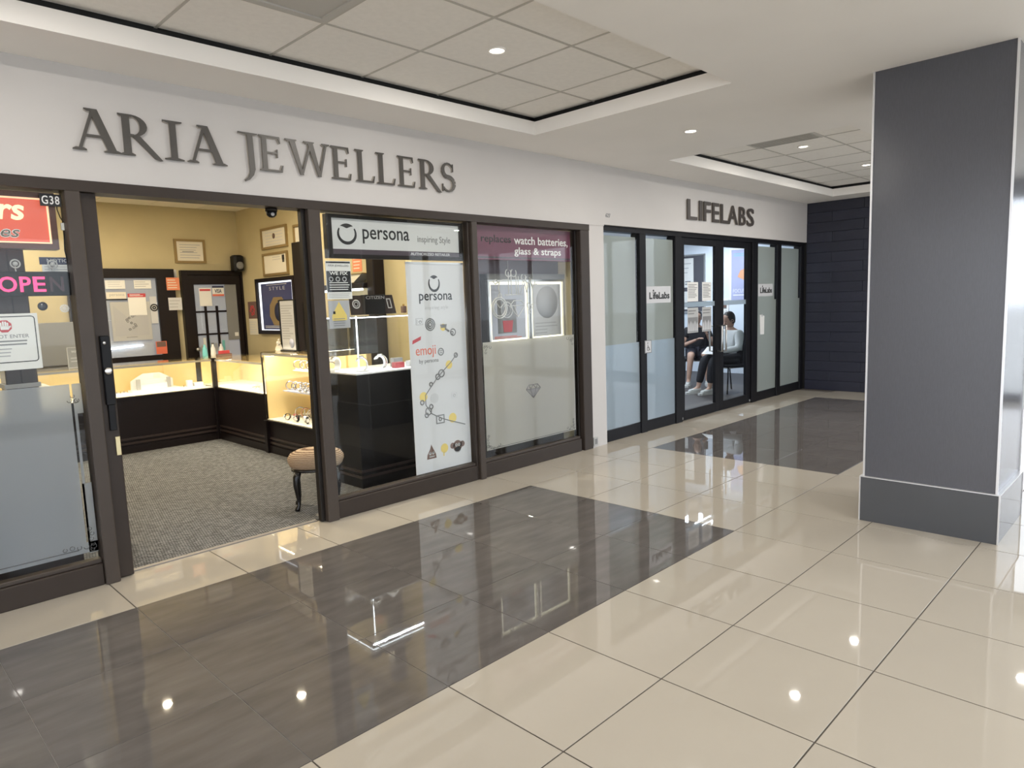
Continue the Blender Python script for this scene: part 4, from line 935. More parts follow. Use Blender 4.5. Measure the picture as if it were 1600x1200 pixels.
# post, lit shelf and papers on the side wall behind
tag(MB().bbox(XR-.14, XR-.001, 3.97, 4.10, .003, 2.6, .008).build('wall_post', 'espresso'), 'brown wooden post on the side wall behind the watch case', 'post')
t = thing('wall_shelf', 'dark wall shelf with a white light strip behind the watch case', 'shelf', (XR-.09, 4.55, 1.70)); B(XR-.18, XR-.001, 4.12, 5.0, 1.735, 1.79).build('board', 'espresso', t); MB().tube([(XR-.17, 4.14, 1.72), (XR-.17, 4.9, 1.72)], .012, 6).build('light_strip', 'led_white', t)
t = thing('notice', 'orange sheet on the side wall above the lit shelf', 'notice', (XR, 4.47, 1.88)); B(XR-.003, XR, 4.38, 4.56, 1.92, 2.10).build('sheet', 'paper_orange', t); lines('lettering', 4, (4.54, 4.40, 1.94, 2.08), ('x', XR-.003), 'paper_warm', t, fill=.3)
t = thing('wall_sconce', 'cream wedge shaped wall lamp above the lit shelf', 'lamp', (XR-.06, 4.42, 1.80)); MB().prism([(4.22, 1.885), (4.62, 1.885), (4.46, 1.80), (4.38, 1.80)], 'x', XR-.12, XR-.001).build('shade', 'paper_warm', t); B(XR-.13, XR-.001, 4.20, 4.64, 1.885, 1.895).build('rim', 'frame_gold', t)

# ---- left display window things
yg = YF+.056
t = thing('lightbox_sign', 'red backlit sign with cream letters in a cherry frame, left display window', 'sign', (-.5, yg+.03, 1.905))
frame_box(MB(), -.98, -.045, 1.905, 2.205, .03, .03, .03, .03, yg+.012, yg+.10).build('frame', 'cherry_frame', t); frame_box(MB(), -.95, -.075, 1.935, 2.175, .008, .008, .008, .008, yg+.022, yg+.09).build('glow_edge', 'red_glow_edge', t)
B(-.942, -.083, yg+.030, yg+.09, 1.943, 2.167).build('panel', 'red_lightbox', t)
text('lettering', 'rs', (-.305, -.185, 2.055, 2.135), ('y', yg+.030), 'sign_cream_lit', t, bold=.025, shear=.15); text('lettering', 'es', (-.302, -.212, 1.962, 2.008), ('y', yg+.030), 'print_white', t, .001, bold=.03, shear=.3); text('lettering', 'es', (-.299, -.215, 1.966, 2.004), ('y', yg+.029), 'sign_grey_letter', t, .001, shear=.3)
t = thing('open_sign', 'black LED sign showing OPEN in pink', 'sign', (-.2, yg, 1.655)); MB().bbox(-.40, -.012, yg+.008, yg+.035, 1.655, 1.785, .006).build('housing', 'black_plastic', t)
for ch, a, b, m_ in (('O', -.338, -.258, 'led_pink'), ('P', -.246, -.196, 'led_pink'), ('E', -.186, -.130, 'led_pink'), ('N', -.110, -.045, 'led_off')): text('lettering', ch, (a, b, 1.678, 1.758), ('y', yg+.008), m_, t, .002, bold=.015)
for x in (-.256, -.088):
    t = thing('suction_hook', 'clear suction hook on the glass above the OPEN sign, %s' % ('left' if x < -.2 else 'right'), 'hook', (x, yg, 1.80), 'suction hooks'); mb = MB(); mb.torus((x, yg+.006, 1.825), .021, .004, (0, 1, 0), 16, 5); mb.lathe([(.012, .001), (.012, .008), (0, .008)], (x, yg, 1.825), 12, 'y'); mb.build('cup', 'paper_grey', t); MB().tube([(x, yg+.010, 1.825), (x, yg+.016, 1.80), (x, yg+.007, 1.786)], .003, 6).build('hook', 'steel', t)
t = thing('notice', 'dark topped NOTICE card hanging behind the OPEN sign', 'notice', (-.055, yg+.04, 1.765)); B(-.14, .02, yg+.042, yg+.045, 1.825, 1.865).build('heading', 'print_navy', t); B(-.13, .02, yg+.042, yg+.045, 1.772, 1.825).build('sheet', 'paper', t); text('lettering', 'NOTICE', (-.105, .01, 1.838, 1.856), ('y', yg+.042), 'print_lightgrey', t); lines('lettering', 3, (-.12, .01, 1.78, 1.82), ('y', yg+.042), 'print_midgrey', t, fill=.3)
t = thing('door_notice', 'white DO NOT ENTER notice with a red stop hand on the left window', 'notice', (-.33, yg, 1.268)); y = yg+.006
MB().bbox(-.485, -.185, y, y+.003, 1.268, 1.565, .001).build('sheet', 'paper', t)
mb = MB(); pts = []
for (cx, cz, a0) in ((-.215, 1.535, 0), (-.455, 1.535, 90), (-.455, 1.325, 180), (-.215, 1.325, 270)):
    for k in range(4): a = R(a0+30*k); pts.append((cx+.015*math.cos(a), y-.001, cz+.015*math.sin(a)))
mb.tube(pts, .0022, 4, True); mb.build('border', 'print_black', t)
MB().prism([(-.335+.034*math.cos(R(22.5+45*k)), 1.50+.034*math.sin(R(22.5+45*k))) for k in range(8)], 'y', y-.001, y).build('stop_disc', 'print_red', t)
mb = MB(); mb.prism([(-.352, 1.482), (-.318, 1.482), (-.316, 1.502), (-.354, 1.502)], 'y', y-.002, y-.001)
for k, (dx, h) in enumerate(((-.015, .018), (-.005, .024), (.005, .023), (.014, .017))): mb.box(-.335+dx-.0038, -.335+dx+.0038, y-.002, y-.001, 1.50, 1.502+h)
mb.prism([(-.318, 1.484), (-.306, 1.498), (-.309, 1.504), (-.320, 1.496)], 'y', y-.002, y-.001); mb.build('hand_print', 'print_white', t)
text('lettering', 'DO NOT ENTER', (-.44, -.232, 1.437, 1.456), ('y', y), 'print_grey', t); lines('lettering', 2, (-.45, -.235, 1.395, 1.43), ('y', y), 'print_grey', t, fill=.45, rag=.05); lines('lettering', 3, (-.43, -.30, 1.335, 1.39), ('y', y), 'print_midgrey', t, fill=.35, rag=.4)
t = thing('unit_sticker', 'black G38 number plate with white figures on the glass', 'number plate', (-.07, YF+.04, 2.13)); B(-.118, -.02, YF+.041, YF+.0455, 2.132, 2.196).build('plate', 'print_black', t); text('lettering', 'G38', (-.110, -.028, 2.142, 2.187), ('y', YF+.041), 'print_white', t, bold=.012, sp=1.15)
t = thing('power_cord', 'dark cord with a small white inline switch beside the red sign', 'cord', (-.02, yg+.02, 1.78)); MB().tube([(-.035, yg+.02, 2.20), (-.035, yg+.02, 2.12), (-.025, yg+.02, 2.08), (-.015, yg+.02, 2.06), (-.016, yg+.02, 1.98), (-.02, yg+.02, 1.90), (-.005, yg+.03, 1.80), (-.01, yg+.045, 1.70)], .003, 6).build('cable', 'black_plastic', t); MB().bbox(-.026, -.008, yg+.012, yg+.028, 2.01, 2.05, .003).build('switch', 'paper', t)
tag(MB().lathe([(.022, 0), (.024, .008), (.014, .016), (0, .018)], (-.155, yg, 1.60), 14, 'y').build('suction_cup', 'watch_dark'), 'dark suction cup on the glass right of the DO NOT ENTER notice', 'suction cup')
t = thing('rosette', 'clear rosette sticker near the edge of the left window', 'sticker', (-.055, yg, 1.57)); mb = MB()
for k in range(8): a = k*PI/4; mb.torus((-.055+.012*math.cos(a), yg+.003, 1.585+.012*math.sin(a)), .009, .002, (0, 1, 0), 10, 4)
mb.build('petals', 'print_white', t)
t = thing('window_cabinet', 'dark brown cabinet with a post behind the frosted left window', 'cabinet', (-.7, 2.95, .003)); B(-1.25, -.02, 2.72, 3.15, .003, .98).build('body', 'espresso_light', t); MB().bbox(-.30, -.145, 2.74, 2.90, .98, 2.20, .006).build('post', 'espresso_light', t); B(-.228, -.222, 2.738, 2.74, .98, 2.20).build('joint', 'espresso', t); B(-.31, -.135, 2.73, 2.91, 1.14, 1.165).build('collar', 'paper_grey', t)
tag(MB().bbox(.45, 1.12, YB-.25, YB-.001, .99, 1.48, .006).build('wall_cabinet', 'print_grey'), 'dark grey cabinet at the left of the beige back wall', 'cabinet')
t = thing('counter_plaque', 'dark framed plaque standing on the back counter', 'plaque', (.98, 6.6, .988)); B(.86, 1.10, 6.60, 6.615, .988, 1.21).build('board', 'print_grey', t); frame_box(MB(), .86, 1.10, .988, 1.21, .006, .006, .006, .006, 6.595, 6.60).build('rim', 'print_midgrey', t); text('lettering', 'WATCHES', (.90, 1.06, 1.15, 1.175), ('y', 6.60), 'print_lightgrey', t); lines('lettering', 2, (.89, 1.07, 1.04, 1.11), ('y', 6.60), 'print_midgrey', t, fill=.3)

# ---- banner window things
t = thing('lightbox_sign', 'white persona sign with ring logo in a dark frame', 'sign', (2.22, yg+.02, 1.895))
frame_box(MB(), 1.600, 2.893, 1.893, 2.205, .045, .045, .025, .03, yg+.006, yg+.05).build('frame', 'bronze_dark', t); B(1.645, 2.848, yg+.014, yg+.045, 1.960, 2.180).build('panel', 'sign_white', t); B(1.645, 2.848, yg+.012, yg+.045, 1.923, 1.960).build('band', 'sign_band', t)
def ring_logo(cx, cz, rx, rz, y, p):
    mb = MB(); n = 28
    for a0, a1 in ((-215, 35), (50, 130)):
        k = 18; P = []
        for i in range(k+1):
            f = i/k; a = R(a0+(a1-a0)*f); w_ = .13+.17*math.sin(f*PI) if a1 < 100 else .42*math.sin(f*PI)+.02
            P.append(((cx+rx*math.cos(a), cz+rz*math.sin(a)), (cx+rx*(1-w_)*math.cos(a), cz+rz*(1-w_)*math.sin(a))))
        for i in range(k): mb.prism([P[i][0], P[i+1][0], P[i+1][1], P[i][1]], 'y', y-.0015, y)
    return mb.build('ring_logo', 'print_black', p)
ring_logo(1.772, 2.068, .082, .076, yg+.014, t)
text('lettering', 'persona', (1.905, 2.335, 2.005, 2.112), ('y', yg+.014), 'print_black', t, bold=.008); text('lettering', 'inspiring Style', (2.415, 2.755, 2.018, 2.085), ('y', yg+.014), 'print_grey', t); text('lettering', 'AUTHORIZED RETAILER', (2.34, 2.745, 1.930, 1.951), ('y', yg+.012), 'print_lightgrey', t, bold=.01)
bn = thing('banner', 'tall white persona banner with charm bracelet pictures', 'banner', (2.56, yg+.02, .154)); yb = yg+.018
MB().prism([(2.29, .156), (2.893, .156), (2.885, 1.862), (2.285, 1.862)], 'y', yb, yb+.003).build('sheet', 'banner_white', bn); B(2.285, 2.885, yb-.004, yb+.008, 1.862, 1.878).build('top_rail', 'steel', bn)
ring_logo(2.566, 1.705, .060, .068, yb, bn); text('lettering', 'persona', (2.405, 2.752, 1.545, 1.625), ('y', yb), 'print_black', bn, bold=.008); text('lettering', 'inspiring style', (2.46, 2.71, 1.487, 1.528), ('y', yb), 'print_lightgrey', bn)
text('lettering', 'emoji', (2.345, 2.55, 1.105, 1.205), ('y', yb), 'print_orange', bn); text('lettering', 'by persona', (2.375, 2.575, 1.055, 1.098), ('y', yb), 'print_grey', bn)
mb = MB(); mb.torus((2.605, yb-.001, 1.145), .028, .005, (0, 1, 0), 16, 4); mb.box(2.588, 2.622, yb-.002, yb, 1.15, 1.156); mb.box(2.592, 2.618, yb-.002, yb, 1.134, 1.140); mb.build('face_mark', 'print_grey', bn)
MB().prism([(2.315, 1.225), (2.40, 1.255), (2.405, 1.285), (2.32, 1.255)], 'y', yb-.001, yb).build('tag_print', 'print_red', bn)
def disc(mb, x, z, r, n=14, sx=1): mb.prism([(x+r*sx*math.cos(2*PI*k/n), z+r*math.sin(2*PI*k/n)) for k in range(n)], 'y', yb-.001, yb)
mb = MB()
for k in range(3): mb.torus((2.505, yb-.001, 1.375), .016+.016*k, .0055, (0, 1, 0), 16, 4)
for x, z in ((2.63, 1.37), (2.66, 1.37)): mb.prism([(x-.02, z), (x+.02, z), (x+.012, z-.03), (x-.012, z-.03)], 'y', yb-.002, yb)
mb.tube([(2.66, yb-.001, 1.335), (2.70, yb-.001, 1.31)], .008, 5); mb.torus((2.745, yb-.001, 1.30), .028, .005, (0, 1, 0), 12, 4); mb.torus((2.735, yb-.001, 1.295), .012, .005, (0, 1, 0), 10, 4)
mb.build('charm_print', 'print_grey', bn)
mb = MB(); frame_box(mb, 2.36, 2.43, 1.375, 1.43, .004, .004, .004, .004, yb-.001, yb); mb.box(2.37, 2.375, yb-.001, yb, 1.385, 1.42); mb.box(2.385, 2.42, yb-.001, yb, 1.40, 1.405); mb.torus((2.405, yb-.001, 1.40), .012, .003, (0, 1, 0), 10, 4); mb.build('charm_print', 'print_midgrey', bn)
mb = MB(); disc(mb, 2.64, 1.345, .03); disc(mb, 2.685, 1.03, .036); disc(mb, 2.40, .79, .04); disc(mb, 2.70, .575, .042); disc(mb, 2.595, .33, .040); mb.box(2.58, 2.592, yb-.001, yb, .265, .30); mb.build('charm_print', 'print_yellow', bn)
mb = MB()
mb.tube([(2.78, yb-.001, 1.12), (2.72, yb-.001, 1.06), (2.55, yb-.001, .93), (2.42, yb-.001, .80), (2.42, yb-.001, .72), (2.48, yb-.001, .64), (2.60, yb-.001, .58), (2.835, yb-.001, .50)], .004, 5)
for x, z, r in ((2.765, 1.105, .018), (2.60, .965, .030), (2.56, .94, .022), (2.485, .885, .016), (2.385, .745, .018), (2.445, .665, .030), (2.475, .70, .018), (2.425, .635, .018)): mb.torus((x, yb-.001, z), r, .0055, (0, 1, 0), 12, 4)
frame_box(mb, 2.52, 2.61, .545, .62, .010, .010, .010, .010, yb-.002, yb); mb.torus((2.565, yb-.001, .583), .014, .005, (0, 1, 0), 10, 4); mb.build('bracelet_print', 'print_grey', bn)
mb = MB(); disc(mb, 2.515, .765, .042); mb.build('charm_print', 'print_lightgrey', bn); mb = MB(); frame_box(mb, 2.70, 2.76, .74, .79, .003, .003, .003, .003, yb-.001, yb); mb.torus((2.73, yb-.001, .765), .012, .003, (0, 1, 0), 10, 4); mb.build('charm_print', 'print_lightgrey', bn)
mb = MB(); mb.prism([(2.405, .265), (2.505, .265), (2.50, .30), (2.475, .345), (2.455, .385), (2.44, .345), (2.41, .30)], 'y', yb-.001, yb); disc(mb, 2.74, .325, .050); disc(mb, 2.685, .335, .026); disc(mb, 2.795, .335, .026); mb.build('face_print', 'print_brown', bn)
mb = MB()
for x, z, r in ((2.44, .31, .013), (2.472, .31, .013), (2.726, .335, .014), (2.756, .335, .014)): mb.prism([(x+r*math.cos(2*PI*k/10), z+r*math.sin(2*PI*k/10)) for k in range(10)], 'y', yb-.002, yb-.001)
disc(mb, 2.741, .292, .028, sx=1.25); mb.box(2.43, 2.485, yb-.002, yb-.001, .278, .288); mb.build('face_light', 'paper_grey', bn)
mb = MB()
for x in (2.44, 2.472, 2.726, 2.756): mb.prism([(x+.005*math.cos(2*PI*k/8), .315+.02*(x > 2.6)+.005*math.sin(2*PI*k/8)) for k in range(8)], 'y', yb-.003, yb-.002)
mb.build('face_eyes', 'print_black', bn)
t = thing('notice', 'black and white WE FIX watch repair flyer on the banner window', 'notice', (1.674, yg, 1.60)); y = yg+.003
B(1.572, 1.778, y, y+.002, 1.598, 1.872).build('sheet', 'paper', t); B(1.576, 1.774, y-.001, y, 1.65, 1.80).build('panel', 'print_black', t); B(1.576, 1.774, y-.001, y, 1.856, 1.868).build('bar', 'print_black', t)
text('lettering', 'ARIA JEWELLERS', (1.59, 1.76, 1.828, 1.846), ('y', y), 'print_grey', t); text('lettering', 'WE FIX', (1.60, 1.75, 1.772, 1.796), ('y', y-.001), 'print_white', t, bold=.02)
mb = MB()
for k in range(3): mb.torus((1.61+.055*k, y-.0015, 1.742), .015, .0035, (0, 1, 0), 12, 4)
mb.build('watch_print', 'print_lightgrey', t); lines('lettering', 4, (1.595, 1.765, 1.66, 1.725), ('y', y-.001), 'print_white', t, fill=.35, rag=.25); lines('lettering', 3, (1.585, 1.765, 1.606, 1.642), ('y', y), 'print_midgrey', t, fill=.35, rag=.1)
t = thing('warning_sticker', 'grey alarm warning sticker with a yellow triangle on the banner window', 'sticker', (1.66, yg, 1.388)); B(1.575, 1.748, y, y+.002, 1.388, 1.588).build('sheet', 'print_midgrey', t); MB().prism([(1.60, 1.445), (1.722, 1.445), (1.722, 1.48), (1.662, 1.58), (1.60, 1.48)], 'y', y-.001, y).build('triangle', 'print_yellow', t)
B(1.61, 1.628, y-.002, y-.001, 1.492, 1.512).build('symbol', 'print_black', t); lines('lettering', 4, (1.61, 1.71, 1.40, 1.465), ('y', y-.001), 'print_grey', t, fill=.3, rag=.2)

# ---- right display window things
t = thing('lightbox_sign', 'maroon sign advertising watch batteries, glass and straps', 'sign', (3.65, yg+.03, 1.915))
MB().bbox(3.06, 4.33, yg+.03, yg+.10, 1.912, 2.208, .005).build('panel', 'sign_maroon', t); y = yg+.03
text('lettering', 'watch batteries,', (3.53, 4.285, 2.045, 2.13), ('y', y), 'print_white', t, bold=.012); text('lettering', 'glass & straps', (3.53, 4.18, 1.945, 2.03), ('y', y), 'print_white', t, bold=.012); text('lettering', 'replaces', (3.12, 3.49, 2.045, 2.13), ('y', y), 'print_black', t, bold=.01)
B(3.06, 4.33, yg+.0285, yg+.03, 1.925, 1.94).build('stripe', 'sign_band', t)
yl = 2.60
def lbox(x0, x1, lab):
    t = thing('lit_poster', lab, 'poster', ((x0+x1)/2, yl, 1.14)); frame_box(MB(), x0, x1, 1.14, 1.745, .022, .022, .02, .02, yl-.005, yl+.05).build('frame', 'steel', t); B(x0+.02, x1-.02, yl+.02, yl+.05, 1.158, 1.727).build('light_panel', 'lightbox_white', t); B(x0+.055, x1-.045, yl+.014, yl+.02, 1.185, 1.70).build('poster_sheet', 'glow_grey' if x0 < 3.6 else 'print_lightgrey', t); return t
t = lbox(3.37, 3.925, 'backlit grey poster with a wrist watch, left of the pair'); B(3.50, 3.75, yl+.011, yl+.014, 1.24, 1.56).build('picture', 'print_grey', t); MB().prism([(3.57, 1.25), (3.68, 1.25), (3.70, 1.36), (3.56, 1.36)], 'y', yl+.008, yl+.011).build('strap_print', 'print_red', t)
mb = MB(); mb.torus((3.62, yl+.010, 1.46), .075, .008, (0, 1, 0), 18, 4); mb.torus((3.62, yl+.010, 1.46), .05, .003, (0, 1, 0), 18, 4); mb.build('watch_print', 'print_lightgrey', t); lines('lettering', 2, (3.45, 3.85, 1.19, 1.215), ('y', yl+.014), 'print_orange', t, fill=.5)
t = lbox(3.935, 4.455, 'backlit pale poster with a round picture, right of the pair'); MB().lathe([(.16, 0), (.16, -.003), (0, -.003)], (4.2, yl+.014, 1.52), 26, 'y').build('picture', 'print_midgrey', t); lines('lettering', 4, (4.02, 4.38, 1.20, 1.33), ('y', yl+.014), 'print_midgrey', t, fill=.3, rag=.6)
t = thing('window_stand', 'dark stand carrying the two backlit posters', 'stand', (3.9, yl+.08, .003)); B(3.38, 4.45, yl+.052, yl+.20, .003, 1.13).build('plinth', 'espresso', t); B(3.34, 3.362, yl-.01, yl+.07, 1.13, 1.80).build('post', 'espresso', t); B(3.34, 4.455, yl-.01, yl+.07, 1.747, 1.80).build('cap', 'print_grey', t); B(3.20, 4.455, yl+.075, yl+.10, 1.13, 2.30).build('added_backboard', 'reflection_dark', t)  # backboard added; its dark purple-grey stands in for a reflection
# unlit neon sign hanging in the window
t = thing('neon_sign', 'unlit neon sign of a pocket watch, chain, diamond and looped letters', 'neon sign', (3.68, 2.45, 1.32)); yn = 2.455
mb = MB(); mb.torus((3.375, yn, 1.485), .095, .006, (0, 1, 0), 24, 6); mb.torus((3.375, yn, 1.485), .075, .005, (0, 1, 0), 24, 6); mb.tube([(3.33, yn, 1.54), (3.375, yn, 1.485), (3.42, yn, 1.51)], .005, 6); mb.torus((3.385, yn, 1.595), .018, .005, (0, 1, 0), 12, 5); mb.build('watch_tube', 'neon_tube', t)
mb = MB(); mb.tube([(3.385, yn, 1.61), (3.37, yn, 1.66), (3.38, yn, 1.71), (3.34, yn, 1.74), (3.30, yn, 1.725), (3.33, yn, 1.70), (3.42, yn, 1.735), (3.50, yn, 1.74)], .005, 6); mb.build('chain_tube', 'neon_tube', t)
mb = MB()
for x, h in ((3.50, .21), (3.535, .21), (3.60, .17), (3.63, .17)): mb.tube([(x, yn, 1.60), (x, yn, 1.60+h)], .005, 6)
for x, z, r in ((3.50, 1.80, .035), (3.57, 1.80, .035), (3.70, 1.76, .03), (3.76, 1.74, .03), (3.83, 1.72, .03)): mb.torus((x, yn, z), r, .005, (0, 1, 0), 14, 5, 0, 5)
mb.tube([(3.66, yn, 1.62), (3.70, yn, 1.74), (3.74, yn, 1.62), (3.79, yn, 1.74), (3.82, yn, 1.66), (3.88, yn, 1.70)], .005, 6); mb.tube([(3.45, yn, 1.60), (3.56, yn, 1.60), (3.66, yn, 1.605)], .005, 6); mb.build('letter_tube', 'neon_tube', t)
mb = MB(); dd = [(3.51, 1.50), (3.56, 1.545), (3.66, 1.545), (3.71, 1.50), (3.61, 1.39)]
mb.tube([(x, yn, z) for x, z in dd], .005, 6, True); mb.tube([(3.51, yn, 1.50), (3.71, yn, 1.50)], .004, 6); mb.tube([(3.57, yn, 1.50), (3.61, yn, 1.40)], .004, 6); mb.torus((3.76, yn, 1.50), .02, .004, (0, 1, 0), 12, 5); mb.torus((3.81, yn, 1.49), .018, .004, (0, 1, 0), 12, 5); mb.torus((3.77, yn, 1.44), .018, .004, (0, 1, 0), 12, 5); mb.build('diamond_tube', 'neon_tube', t)
MB().tube([(3.50, yn+.002, 1.82), (3.50, yn+.004, 2.0)], .002, 5).tube([(3.83, yn+.002, 1.74), (3.83, yn+.004, 2.0)], .002, 5).build('hanger', 'steel', t)

# ================================================================== CLINIC FRONT
YL = 2.355; ZL = 2.235
struct(B(4.765, XF-.005, YL-.01, YL+.11, ZL, 2.292).build('trim_10', 'black_frame'), 'black head rail over the clinic shop front')
def cmull(n, x0, x1, y0=YL-.012, y1=YL+.11): return struct(MB().bbox(x0, x1, y0, y1, 0, ZL, .005).build('trim_%d' % n, 'black_frame'), 'black upright of the clinic shop front')
cmull(11, 4.767, 4.797); cmull(12, 5.455, 5.578); cmull(13, 6.19, 6.335); cmull(14, 8.185, 8.35); cmull(15, 8.985, 9.115); cmull(16, 9.83, XF-.005)
def cbay(n, x0, x1, label, split, gap, cols):
    wd = sthing('window_%d' % n, ((x0+x1)/2, YL+.03, 0), label)
    MB().bbox(x0, x1, YL, YL+.10, 0, .125, .006).build('bottom_rail', 'black_frame', wd)
    B(x0, x1, YL+.012, YL+.020, .125, ZL).build('pane', 'clinic_glass', wd)
    y0, y1 = YL+.0085, YL+.0115
    B(x0+.02, x1, y0, y1, .13, split).build('frosted_film', cols[0], wd)
    B(x0+.02, x1-gap, y0-.0005, y1-.0005, split-.01 if False else split, 2.19).build('frosted_film', cols[1], wd)
    return wd
wa = cbay(6, 4.797, 5.455, 'frosted clinic window nearest the jeweller', 1.04, .06, ('frost_blue', 'frost_green'))  # bluish lower tint puts the interior light behind into the film colour
wb = cbay(7, 5.578, 6.19, 'frosted clinic window left of the glass doors', 1.04, .03, ('frost_blue', 'frost_green'))  # same lower tint, coloured for the light behind
wc = cbay(8, 8.35, 8.985, 'frosted clinic window right of the glass doors', 1.44, .06, ('frost_green', 'frost_green'))
wd_ = cbay(9, 9.115, 9.83, 'frosted clinic window beside the dark slate wall', 1.44, .06, ('frost_green', 'frost_green'))
def logo_sheet(x0, x1, z0, z1, lab):
    t = thing('logo_sticker', lab, 'sticker', ((x0+x1)/2, YL, z0)); y = YL+.0075
    B(x0, x1, y-.001, y, z0, z1).build('sheet', 'print_lightgrey', t); text('lettering', 'L feLabs', (x0+.06, x1-.03, z0+.045, z0+.125), ('y', y-.001), 'print_black', t, bold=.03)
    xx = x0+.06+.20*(x1-x0-.09)
    B(xx-.009, xx+.009, y-.0025, y-.001, z0+.048, z0+.10).build('logo_stroke', 'print_black', t); MB().lathe([(.012, 0), (.012, -.0015), (0, -.0015)], (xx, y-.001, z0+.142), 10, 'y').prism([(xx-.022, z0+.13), (xx-.004, z0+.105), (xx+.004, z0+.105), (xx+.022, z0+.13), (xx, z0+.115)], 'y', y-.0025, y-.001).build('logo_figure', 'print_black', t)
logo_sheet(5.60, 6.11, 1.465, 1.655, 'white LifeLabs sticker on the window left of the doors'); logo_sheet(8.40, 8.87, 1.49, 1.665, 'white LifeLabs sticker on the window right of the doors')
t = thing('access_sticker', 'small square wheelchair sticker beside the clinic doors', 'sticker', (5.59, YL-.014, .90)); y = YL-.0125
B(5.53, 5.66, y-.003, y, .905, 1.05).build('sheet', 'print_lightgrey', t); frame_box(MB(), 5.53, 5.66, .905, 1.05, .008, .008, .008, .008, y-.004, y-.003).build('border', 'print_grey', t)
mb = MB(); mb.torus((5.592, y-.004, .955), .022, .004, (0, 1, 0), 12, 4); mb.tube([(5.585, y-.004, 1.0), (5.588, y-.004, .965), (5.612, y-.004, .965), (5.625, y-.004, .935)], .004, 5); mb.lathe([(.009, 0), (.009, -.002), (0, -.002)], (5.585, y-.003, 1.018), 8, 'y'); mb.build('wheelchair_print', 'print_grey', t)
t = thing('paper_strip', 'white paper strip hanging on the window right of the doors', 'paper', (8.52, YL+.005, .95)); MB().prism([(8.45, 1.23), (8.60, 1.21), (8.59, .945), (8.47, .95)], 'y', YL+.004, YL+.006).build('sheet', 'paper', t); B(8.50, 8.54, YL+.0025, YL+.004, 1.20, 1.235).build('tape', 'print_lightgrey', t)
# glass doors
def leaf(n, x0, x1, hinge_left, lab):
    d = sthing('door_%d' % n, ((x0+x1)/2, YL+.04, .008), lab); y0, y1 = YL+.015, YL+.06
    xa, xb = (x0+.095, x1-.10) if hinge_left else (x0+.11, x1-.115)
    MB().bbox(x0, xa, y0, y1, .008, ZL-.005, .004).build('stile', 'black_frame', d); MB().bbox(xb, x1, y0, y1, .008, ZL-.005, .004).build('stile', 'black_frame', d)
    B(xa, xb, y0, y1, .008, .125).build('bottom_rail', 'black_frame', d); B(xa, xb, y0, y1, 2.15, ZL-.005).build('top_rail', 'black_frame', d)
    B(xa, xb, y0+.018, y0+.026, .125, 2.15).build('pane', 'clinic_glass', d); B(xa, xb, y0+.014, y0+.0175, 1.395, 1.455).build('frost_band', 'frost_blue', d)
    xm = (xb+x1)/2 if hinge_left else (x0+xa)/2
    for s, yy in ((-1, y0), (1, y1)):
        yo = yy+s*.065
        MB().tube([(xm, yy, .80), (xm, yo, .80), (xm, yo, 1.13), (xm, yy, 1.13)], .012, 8).build('pull_handle', 'steel', d)
    xh = x0+.02 if hinge_left else x1-.02
    MB().bbox(xh-.015, xh+.015, y0-.012, y0, .02, .05, .003).build('pivot', 'steel', d)
    return d
leaf(4, 6.337, 7.298, True, 'left clinic glass door with black frame'); d5 = leaf(5, 7.302, 8.183, False, 'right clinic glass door with black frame')
MB().tube([(7.45, YL+.075, 2.19), (7.75, YL+.20, 2.20), (7.95, YL+.10, 2.215)], .012, 6).build('closer_arm', 'black_plastic', d5); MB().bbox(7.42, 7.66, YL+.06, YL+.10, 2.16, 2.22, .004).build('closer_body', 'black_plastic', d5)
def flyer(x0, x1, z0, z1, lab, pic):
    t = thing('flyer', lab, 'flyer', ((x0+x1)/2, YL+.03, z0), 'flyers on the clinic door'); y = YL+.0325
    B(x0, x1, y-.001, y, z0, z1).build('sheet', 'paper_grey' if pic else 'paper', t); lines('lettering', 2 if pic else 9, (x0+.02, x1-.02, z1-.09 if pic else z0+.04, z1-.02), ('y', y-.001), 'print_grey', t, fill=.4, rag=.4)
    if pic:
        B(x0+.01, x1-.01, y-.0015, y-.001, z0+.01, z0+.62*(z1-z0)).build('picture', 'print_grey', t); mb = MB()
        for k in range(5): x = x0+.03+k*(x1-x0-.06)/4; mb.prism([(x-.018, z0+.02), (x+.018, z0+.02), (x+.012, z0+.10+.02*(k % 2)), (x, z0+.13+.02*(k % 2)), (x-.012, z0+.10+.02*(k % 2))], 'y', y-.0025, y-.0015)
        mb.build('people_print', 'print_lightgrey', t)
    else: text('lettering', 'Notice', (x0+.02, x0+.13, z1-.065, z1-.03), ('y', y-.001), 'print_black', t) if False else None
flyer(6.53, 6.785, 1.462, 1.70, 'white text flyer, upper left of four on the clinic door', False); flyer(6.885, 7.115, 1.462, 1.70, 'white text flyer, upper right of four on the clinic door', False)
flyer(6.53, 6.785, 1.075, 1.385, 'grey flyer with a group photo, lower left of four on the clinic door', True); flyer(6.885, 7.115, 1.075, 1.385, 'grey flyer with a group photo, lower right of four on the clinic door', True)

